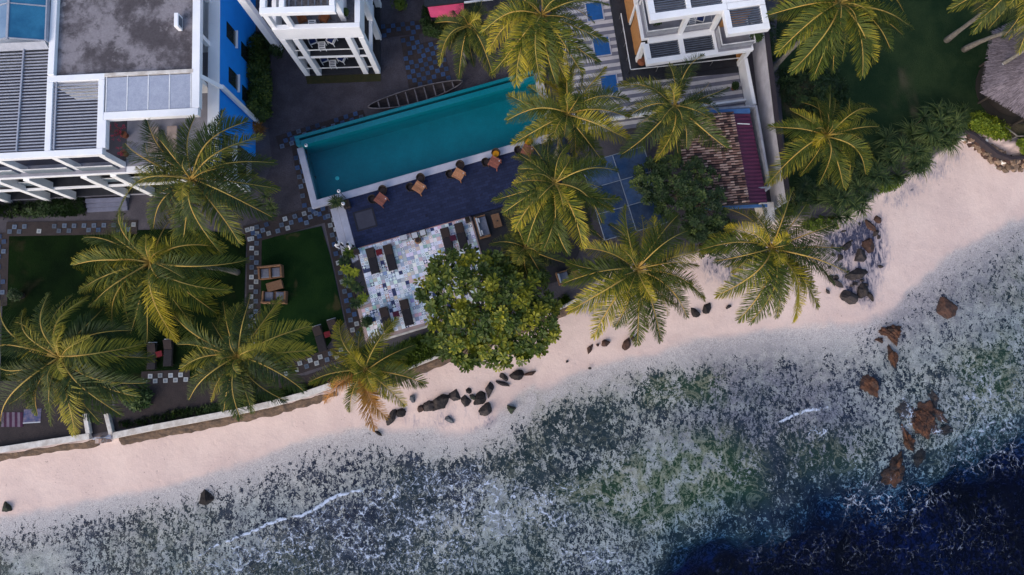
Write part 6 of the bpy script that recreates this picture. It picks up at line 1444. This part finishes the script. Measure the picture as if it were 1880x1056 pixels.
# two people by the steps: skinned skeletons
def person(label, px_, z, face, arm, shirt=SHIRT):
    q = P(*px_, z + 1.45); base_ = Vector((q.x, q.y, z)); r = thing('person', label, 'person', tuple(base_))
    ca, sa = math.cos(face), math.sin(face); W = lambda x, y, zz: Vector((x * ca - y * sa, x * sa + y * ca, zz))
    J = [('pel', W(0, 0, .92), .15, None), ('che', W(0.02, 0, 1.25), .165, 'pel'), ('nek', W(0.03, 0, 1.44), .06, 'che'), ('hea', W(.06, 0, 1.55), .085, 'nek'), ('top', W(.07, 0, 1.66), .08, 'hea')]
    for s_, nm in ((1, 'L'), (-1, 'R')):
        J += [('sh' + nm, W(0, .19 * s_, 1.36), .075, 'che'), ('el' + nm, W(.06 + arm[0] * .5, .25 * s_, 1.10), .05, 'sh' + nm), ('wr' + nm, W(.14 + arm[0], (.24 if s_ > 0 else .18) * s_, .92 + arm[1]), .036, 'el' + nm), ('ha' + nm, W(.20 + arm[0] * 1.2, .22 * s_, .86 + arm[1]), .042, 'wr' + nm),
              ('hp' + nm, W(0, .10 * s_, .84), .11, 'pel'), ('kn' + nm, W(.03 + .06 * s_, .10 * s_, .48), .07, 'hp' + nm), ('an' + nm, W(-.02 + .12 * s_, .10 * s_, .08), .045, 'kn' + nm), ('ft' + nm, W(.12 + .12 * s_, .10 * s_, .04), .045, 'an' + nm)]
    ix = {j[0]: i for i, j in enumerate(J)}; me = bpy.data.meshes.new('body'); me.from_pydata([tuple(j[1]) for j in J], [(ix[j[3]], i) for i, j in enumerate(J) if j[3]], [])
    o = bpy.data.objects.new('body', me); COL.objects.link(o); o.parent = r; sk = o.modifiers.new('skin', 'SKIN'); 
    for i, j in enumerate(J): me.skin_vertices[0].data[i].radius = (j[2], j[2]); me.skin_vertices[0].data[i].use_root = (i == 0)
    ss = o.modifiers.new('sub', 'SUBSURF'); ss.levels = 2; ss.render_levels = 2
    bpy.context.view_layer.update(); dg = bpy.context.evaluated_depsgraph_get(); m2 = bpy.data.meshes.new_from_object(o.evaluated_get(dg)); o.modifiers.clear(); o.data = m2; m2.materials.clear()
    for mm in (SKIN, shirt, TROUSER): m2.materials.append(mm)
    for p_ in m2.polygons:
        c_ = p_.center; p_.material_index = 2 if c_.z < .93 and math.hypot(c_.x, c_.y) < .26 else (1 if c_.z < 1.46 and c_.z > 1.0 else 0); p_.use_smooth = True
    bm = bmesh.new(); bmesh.ops.create_uvsphere(bm, u_segments=14, v_segments=9, radius=.108)
    for v_ in bm.verts:
        v_.co.z *= 1.05
        if v_.co.z < -.01 and v_.co.x > .02: v_.co *= .8
    mh = bpy.data.meshes.new('hair'); bm.to_mesh(mh); bm.free(); mh.materials.append(HAIR); ho = bpy.data.objects.new('hair', mh); COL.objects.link(ho); ho.parent = o; ho.location = W(.045, 0, 1.63); ho.rotation_euler = (0, 0, face)
    return r
person('person in a loose white shirt standing on the path by the pale steps', (618, 446), G + .04, R_(-40), (.10, .10))
person('dark-haired person in a white shirt standing on the pale steps', (640, 449), G + .27, R_(200), (.0, .05))

# striped mats behind the sea wall
q = P(22, 772, G + .02); r = thing('striped_mat', 'purple and pale striped mat lying behind the sea wall', 'mat', tuple(q))
for k in range(8): part('stripe', M('mat_purple', (.05, .012, .04), rough=.9) if k % 2 else M('mat_pale', (.14, .11, .15), rough=.9), r, 'prism', [P(2 + k * 5, 757, G + .03), P(6.8 + k * 5, 757, G + .03), P(7 + k * 5, 784, G + .03), P(2 + k * 5, 784, G + .03)], G, G + .03)
q = P(57, 765, G + .02); r = thing('patterned_mat', 'blue patterned mat beside the striped mat', 'mat', tuple(q)); part('cloth', M('mat_blue', (.03, .05, .13), (.16, .13, .18), rough=.9, scale=3), r, 'prism', [P(44, 752, G + .03), P(76, 750, G + .03), P(74, 776, G + .03), P(42, 778, G + .03)], G, G + .03); part('fringe', CUSHPALE, r, 'bar', P(42, 777, G + .035), P(74, 775, G + .035), .08, .03)
q = P(1860, 245, G); r = thing('dead_branch', 'pale forked dead branch lying in front of the thatched hut', 'branch', tuple(q)); part('stem', BARK, r, 'tube', [P(1844, 232, G + .35), P(1868, 250, G + .2), P(1890, 250, G + .15)], [.05, .06, .07], 6); part('fork', BARK, r, 'tube', [P(1868, 250, G + .2), P(1852, 258, G + .05)], [.05, .03], 6)
q = P(1843, 116, G + 3.6); r = thing('palm_log', 'pale broken palm pole sticking up over the thatched roof', 'log', tuple(P(1843, 116, G + 3.3))); part('stem', BARK, r, 'tube', [P(1842, 117, G + 3.5), P(1885, 90, G + 5.2)], [.14, .11], 8); part('end', CUSHPALE, r, 'tube', [P(1842, 117.2, G + 3.52), P(1841.4, 117.6, G + 3.5)], .12, 8)

# ------------------------------------------------------------------ rocks
def rock(label, px_, py_, a, b_, ang, z, h, mat, group, seed, name='boulder'):
    rg = random.Random(seed); sc = (CAMZ - z) / F; bm = bmesh.new(); bmesh.ops.create_icosphere(bm, subdivisions=5 if name == 'sea_rock' else 4 if name == 'boulder' else 3, radius=1.0)
    planes = []
    for _ in range(13):
        n_ = Vector((rg.uniform(-1, 1), rg.uniform(-1, 1), rg.uniform(-.1, .9))).normalized(); planes.append((n_, rg.uniform(.45, .85)))
    off = Vector((rg.uniform(0, 50), rg.uniform(0, 50), rg.uniform(0, 50)))
    for v in bm.verts:
        p_ = v.co.copy() * (1 + .28 * mnoise.noise(v.co * 1.2 + off))
        for n_, d in planes:
            k = p_.dot(n_)
            if k > d: p_ -= n_ * (k - d) * .98
        p_ *= 1 + (.55 if name == 'sea_rock' else .10) * mnoise.noise(p_ * (2.1 if name == 'sea_rock' else 4) + off)
        p_ *= 1 + (.16 if name == 'sea_rock' else .05) * (mnoise.noise(p_ * 6 + off) + .6 * abs(mnoise.noise(p_ * 11 + off)) - .3 + .5 * mnoise.noise(p_ * 20 + off)); v.co = p_
    mx_ = [max(abs(v.co[i]) for v in bm.verts) for i in range(3)]
    for v in bm.verts: v.co = Vector((v.co.x / mx_[0] * a * sc / 2, v.co.y / mx_[1] * b_ * sc / 2, v.co.z / mx_[2] * h))
    me = bpy.data.meshes.new(name); bm.to_mesh(me); bm.free(); me.materials.append(mat)
    q = P(px_, py_, z + h * .5); o = bpy.data.objects.new(name, me); COL.objects.link(o); o.location = (q.x, q.y, z + h * .1); o.rotation_euler = (rg.uniform(-.12, .12), rg.uniform(-.12, .12), R_(ang)); o.scale = (1.18, 1.18, 1.1)
    o['label'] = label; o['category'] = 'rock'
    if group: o['group'] = group
    return o
g1 = 'dark boulders in a row on the sand below the broadleaf tree'; l1 = 'dark angular boulder in the row half buried in sand below the broadleaf tree'
RK = [(719, 767, 30, 14, 65), (734, 758, 19, 15, 0), (788, 745, 24, 19, 30), (834, 728, 24, 19, 40), (853, 735, 20, 21, 0), (859, 717, 13, 12, 0), (882, 732, 28, 20, 50), (893, 753, 25, 19, 50), (898, 716, 27, 15, 85), (925, 692, 18, 10, -35), (923, 705, 24, 8, -20)]
RL = ['narrow dark boulder touching the orange tips of the browning palm', 'squarish dark boulder beside the narrow one at the orange frond tips', 'dark boulder against the lower end of the largest smooth boulder', 'jagged blue-black boulder against the upper end of the largest smooth boulder', 'round dark boulder with an olive face in the middle of the boulder row', 'smallest round dark boulder on the inland side of the boulder row', 'egg-shaped boulder with purplish sheen next to the mossy squeezed stone', 'two-tone boulder lying seaward of the egg-shaped one', 'upright narrow boulder with a hollow face just above the egg-shaped one', 'dark oblong boulder next to the diamond-shaped one', 'thin curved boulder arching over sand below the oblong one']
for i, (x, y, a, b_, an) in enumerate(RK): rock(RL[i], x, y, a, b_, an, .32, .24 + .006 * min(a, b_), ROCKDK, g1, 100 + i)
rock('largest smooth dark boulder in the row on the sand below the broadleaf tree', 808, 741, 40, 24, 52, .32, .55, ROCKDK, None, 130)
rock('green mossy boulder at the waterline below the row of dark boulders', 938, 752, 18, 16, -50, .1, .4, ROCKGR, None, 131)
rock('small greenish boulder squeezed between two dark boulders in the row', 867, 729, 13, 9, -30, .35, .25, ROCKGR, None, 132)
rock('pale grey triangular boulder beside the browning palm fronds on the sand', 756, 731, 16, 12, -50, .42, .3, M('grey_boulder', (.10, .11, .13), (.05, .05, .06), rough=.85, scale=3, bmp=.8), None, 133)
rock('diamond-shaped dark boulder at the upper end of the boulder row', 950, 688, 24, 18, 30, .38, .4, ROCKDK, None, 134)
rock('thin flat brown stone next to the diamond-shaped boulder', 973, 686, 20, 7, 15, .35, .15, ROCKRED, None, 135)
rock('small grey stone lying alone on the sand below the boulder row', 825, 770, 17, 10, -20, .18, .2, M('grey_boulder', (.1, .11, .13)), None, 136)
rock('dark flat slab of stone under the tips of the browning palm fronds', 693, 795, 17, 6, -30, .15, .12, ROCKDK, None, 137)
rock('ragged reddish stone at the lower end of the boulder row', 773, 749, 16, 11, 60, .35, .3, ROCKRED, None, 138)
for i, (x, y, a, b_, an, lab) in enumerate(((1083, 641, 18, 10, 65, 'narrow grey stone on the sand under the lone beach palm'), (1112, 629, 15, 11, 45, 'rounded grey stone on the sand under the lone beach palm'), (1097, 634, 6, 5, 0, 'tiny dark stone between the narrow and the rounded grey stone'), (1151, 632, 22, 14, 60, 'large grey stone touched by a frond tip of the lone beach palm'), (1162, 621, 12, 7, -60, 'dark sliver of stone behind the large grey stone'),
        (1278, 574, 22, 13, -50, 'dark oval stone on the open sand between the two beach palms'), (1299, 567, 22, 13, 80, 'dark squarish stone with sand on its top between the two beach palms'), (1338, 563, 10, 6, 20, 'pair of dark pebbles on the open sand between the two beach palms'), (1041, 664, 5, 4, 0, 'single dark pebble on the open sand below the broadleaf tree'), (1083, 676, 6, 4, 0, 'small brown pebble at the edge of the wet sand'))):
    rock(lab, x, y, a, b_, an, .38 if y < 640 else .25, .05 + .016 * min(a, b_), ROCKRED if i < 5 else ROCKDK, None, 150 + i, 'stone')
HL = ['flat dark boulder nearest the strap-leaved bush, at the inland edge of the heap', 'upright dark boulder under the strap leaves at the top of the heap', 'dark boulder tucked under the end of the long reddish boulder', "small dark boulder brushed by the palm frond at the heap's edge", 'shiny dark leaf-shaped boulder in the inland half of the heap', "small dark boulder just above the boat-shaped boulder's inland end", 'broad black boulder in the centre of the heap', "dark faceted boulder beside the flat-topped one at the heap's foot", 'thin dark boulder lying under the palm frond tips by the heap', 'thin dark sliver of rock beside the faceted boulder']
g2 = 'dark boulders in the heap beside the strap-leaved bush'; l2 = 'dark boulder in the heap of wet boulders on the sand beside the strap-leaved bush'
for i, (x, y, a, b_, an) in enumerate(((1544, 425, 22, 10, 10), (1576, 410, 26, 15, 85), (1609, 427, 18, 12, 70), (1527, 452, 14, 12, 0), (1555, 452, 23, 14, 45), (1543, 472, 14, 13, 90), (1582, 472, 32, 28, 20), (1587, 534, 26, 20, 60), (1537, 518, 28, 10, -35), (1600, 543, 20, 8, -60))):
    rock(HL[i], x, y, a, b_, an, .42, .22 + .008 * min(a, b_), ROCKDK, g2, 170 + i)
for i in range(16):
    rg_ = random.Random(900 + i); x_, y_ = 1520 + rg_.random() * 100, 405 + rg_.random() * 130
    rock('small dark cobble lying among the wet boulders beside the strap-leaved bush', x_, y_, rg_.uniform(6, 13), rg_.uniform(5, 10), rg_.uniform(0, 180), .44, rg_.uniform(.1, .22), ROCKDK, 'cobbles in the boulder heap', 940 + i, 'cobble')
rock('long reddish boulder at the top of the boulder heap by the strap-leaved bush', 1598, 414, 36, 15, -42, .5, .4, ROCKRED, None, 185)
rock('small round brown boulder ringed by sand at the top of the boulder heap', 1611, 402, 15, 16, 0, .5, .4, ROCKRED, None, 186)
rock('brown wedge-shaped boulder in the middle of the boulder heap', 1597, 452, 26, 22, -50, .45, .45, ROCKRED, None, 187)
rock('long smooth boat-shaped dark boulder at the foot of the boulder heap', 1578, 500, 48, 20, 12, .4, .45, ROCKDK, None, 188)
rock('flat-topped dark boulder lying lowest of the boulder heap', 1565, 545, 32, 26, -40, .35, .35, ROCKDK, None, 189)
rock('flat dark boulder standing in the shallow water off the boulder heap', 1738, 563, 36, 38, 10, -.05, .42, ROCKRED, None, 190)
rock('knobbly brown rock at the edge of the beach shallows', 1640, 612, 40, 42, 30, -.05, .6, ROCKBR, None, 191, 'sea_rock')
rock('narrow brown rock tail below the knobbly rock in the shallows', 1638, 650, 18, 46, 5, -.1, .4, ROCKBR, None, 192, 'sea_rock')
rock('small brown rock sticking out beside the knobbly rock in the shallows', 1617, 624, 16, 9, -20, -.05, .3, ROCKBR, None, 193, 'sea_rock')
rock('triangular reddish rock in the reef shallows', 1600, 707, 36, 42, 15, -.1, .5, ROCKBR, None, 194, 'sea_rock')
rock('biggest brown sea rock with foam washing round it', 1694, 768, 56, 78, 30, -.4, .95, ROCKBR, None, 195, 'sea_rock')
rock('dark low rock on the seaward flank of the biggest sea rock', 1722, 756, 50, 26, -35, -.4, .6, ROCKRED, None, 199, 'sea_rock')
rock('oblong orange-brown rock just below the biggest sea rock', 1668, 809, 26, 52, 12, -.4, .85, ROCKBR, None, 196, 'sea_rock')
rock('long pointed orange-brown rock at the edge of the deep water', 1650, 866, 40, 86, -26, -.5, .95, ROCKBR, None, 197, 'sea_rock')
rock('dark shaggy boulder in the shallows off the long sea wall', 378, 915, 26, 28, 20, -.05, .35, ROCKDK, None, 198)
rock('dark green boulder on the wet sand near the left sea wall', 10, 931, 22, 17, -45, .1, .35, ROCKGR, None, 200)

for i, (x, y, a, b_, an, lab) in enumerate(((1660, 758, 30, 44, -10, 'blackish wet rock on the landward side of the biggest sea rock'), (1738, 790, 34, 22, 30, 'low black rock in the wash just seaward of the biggest sea rock'), (1716, 728, 24, 40, 25, 'dark ridge of rock above the biggest sea rock'), (1690, 842, 22, 40, -20, 'dark half-sunken rock beside the long pointed rock'))):
    rock(lab, x, y, a, b_, an, -.32, .42, ROCKDK, None, 210 + i, 'sea_rock')
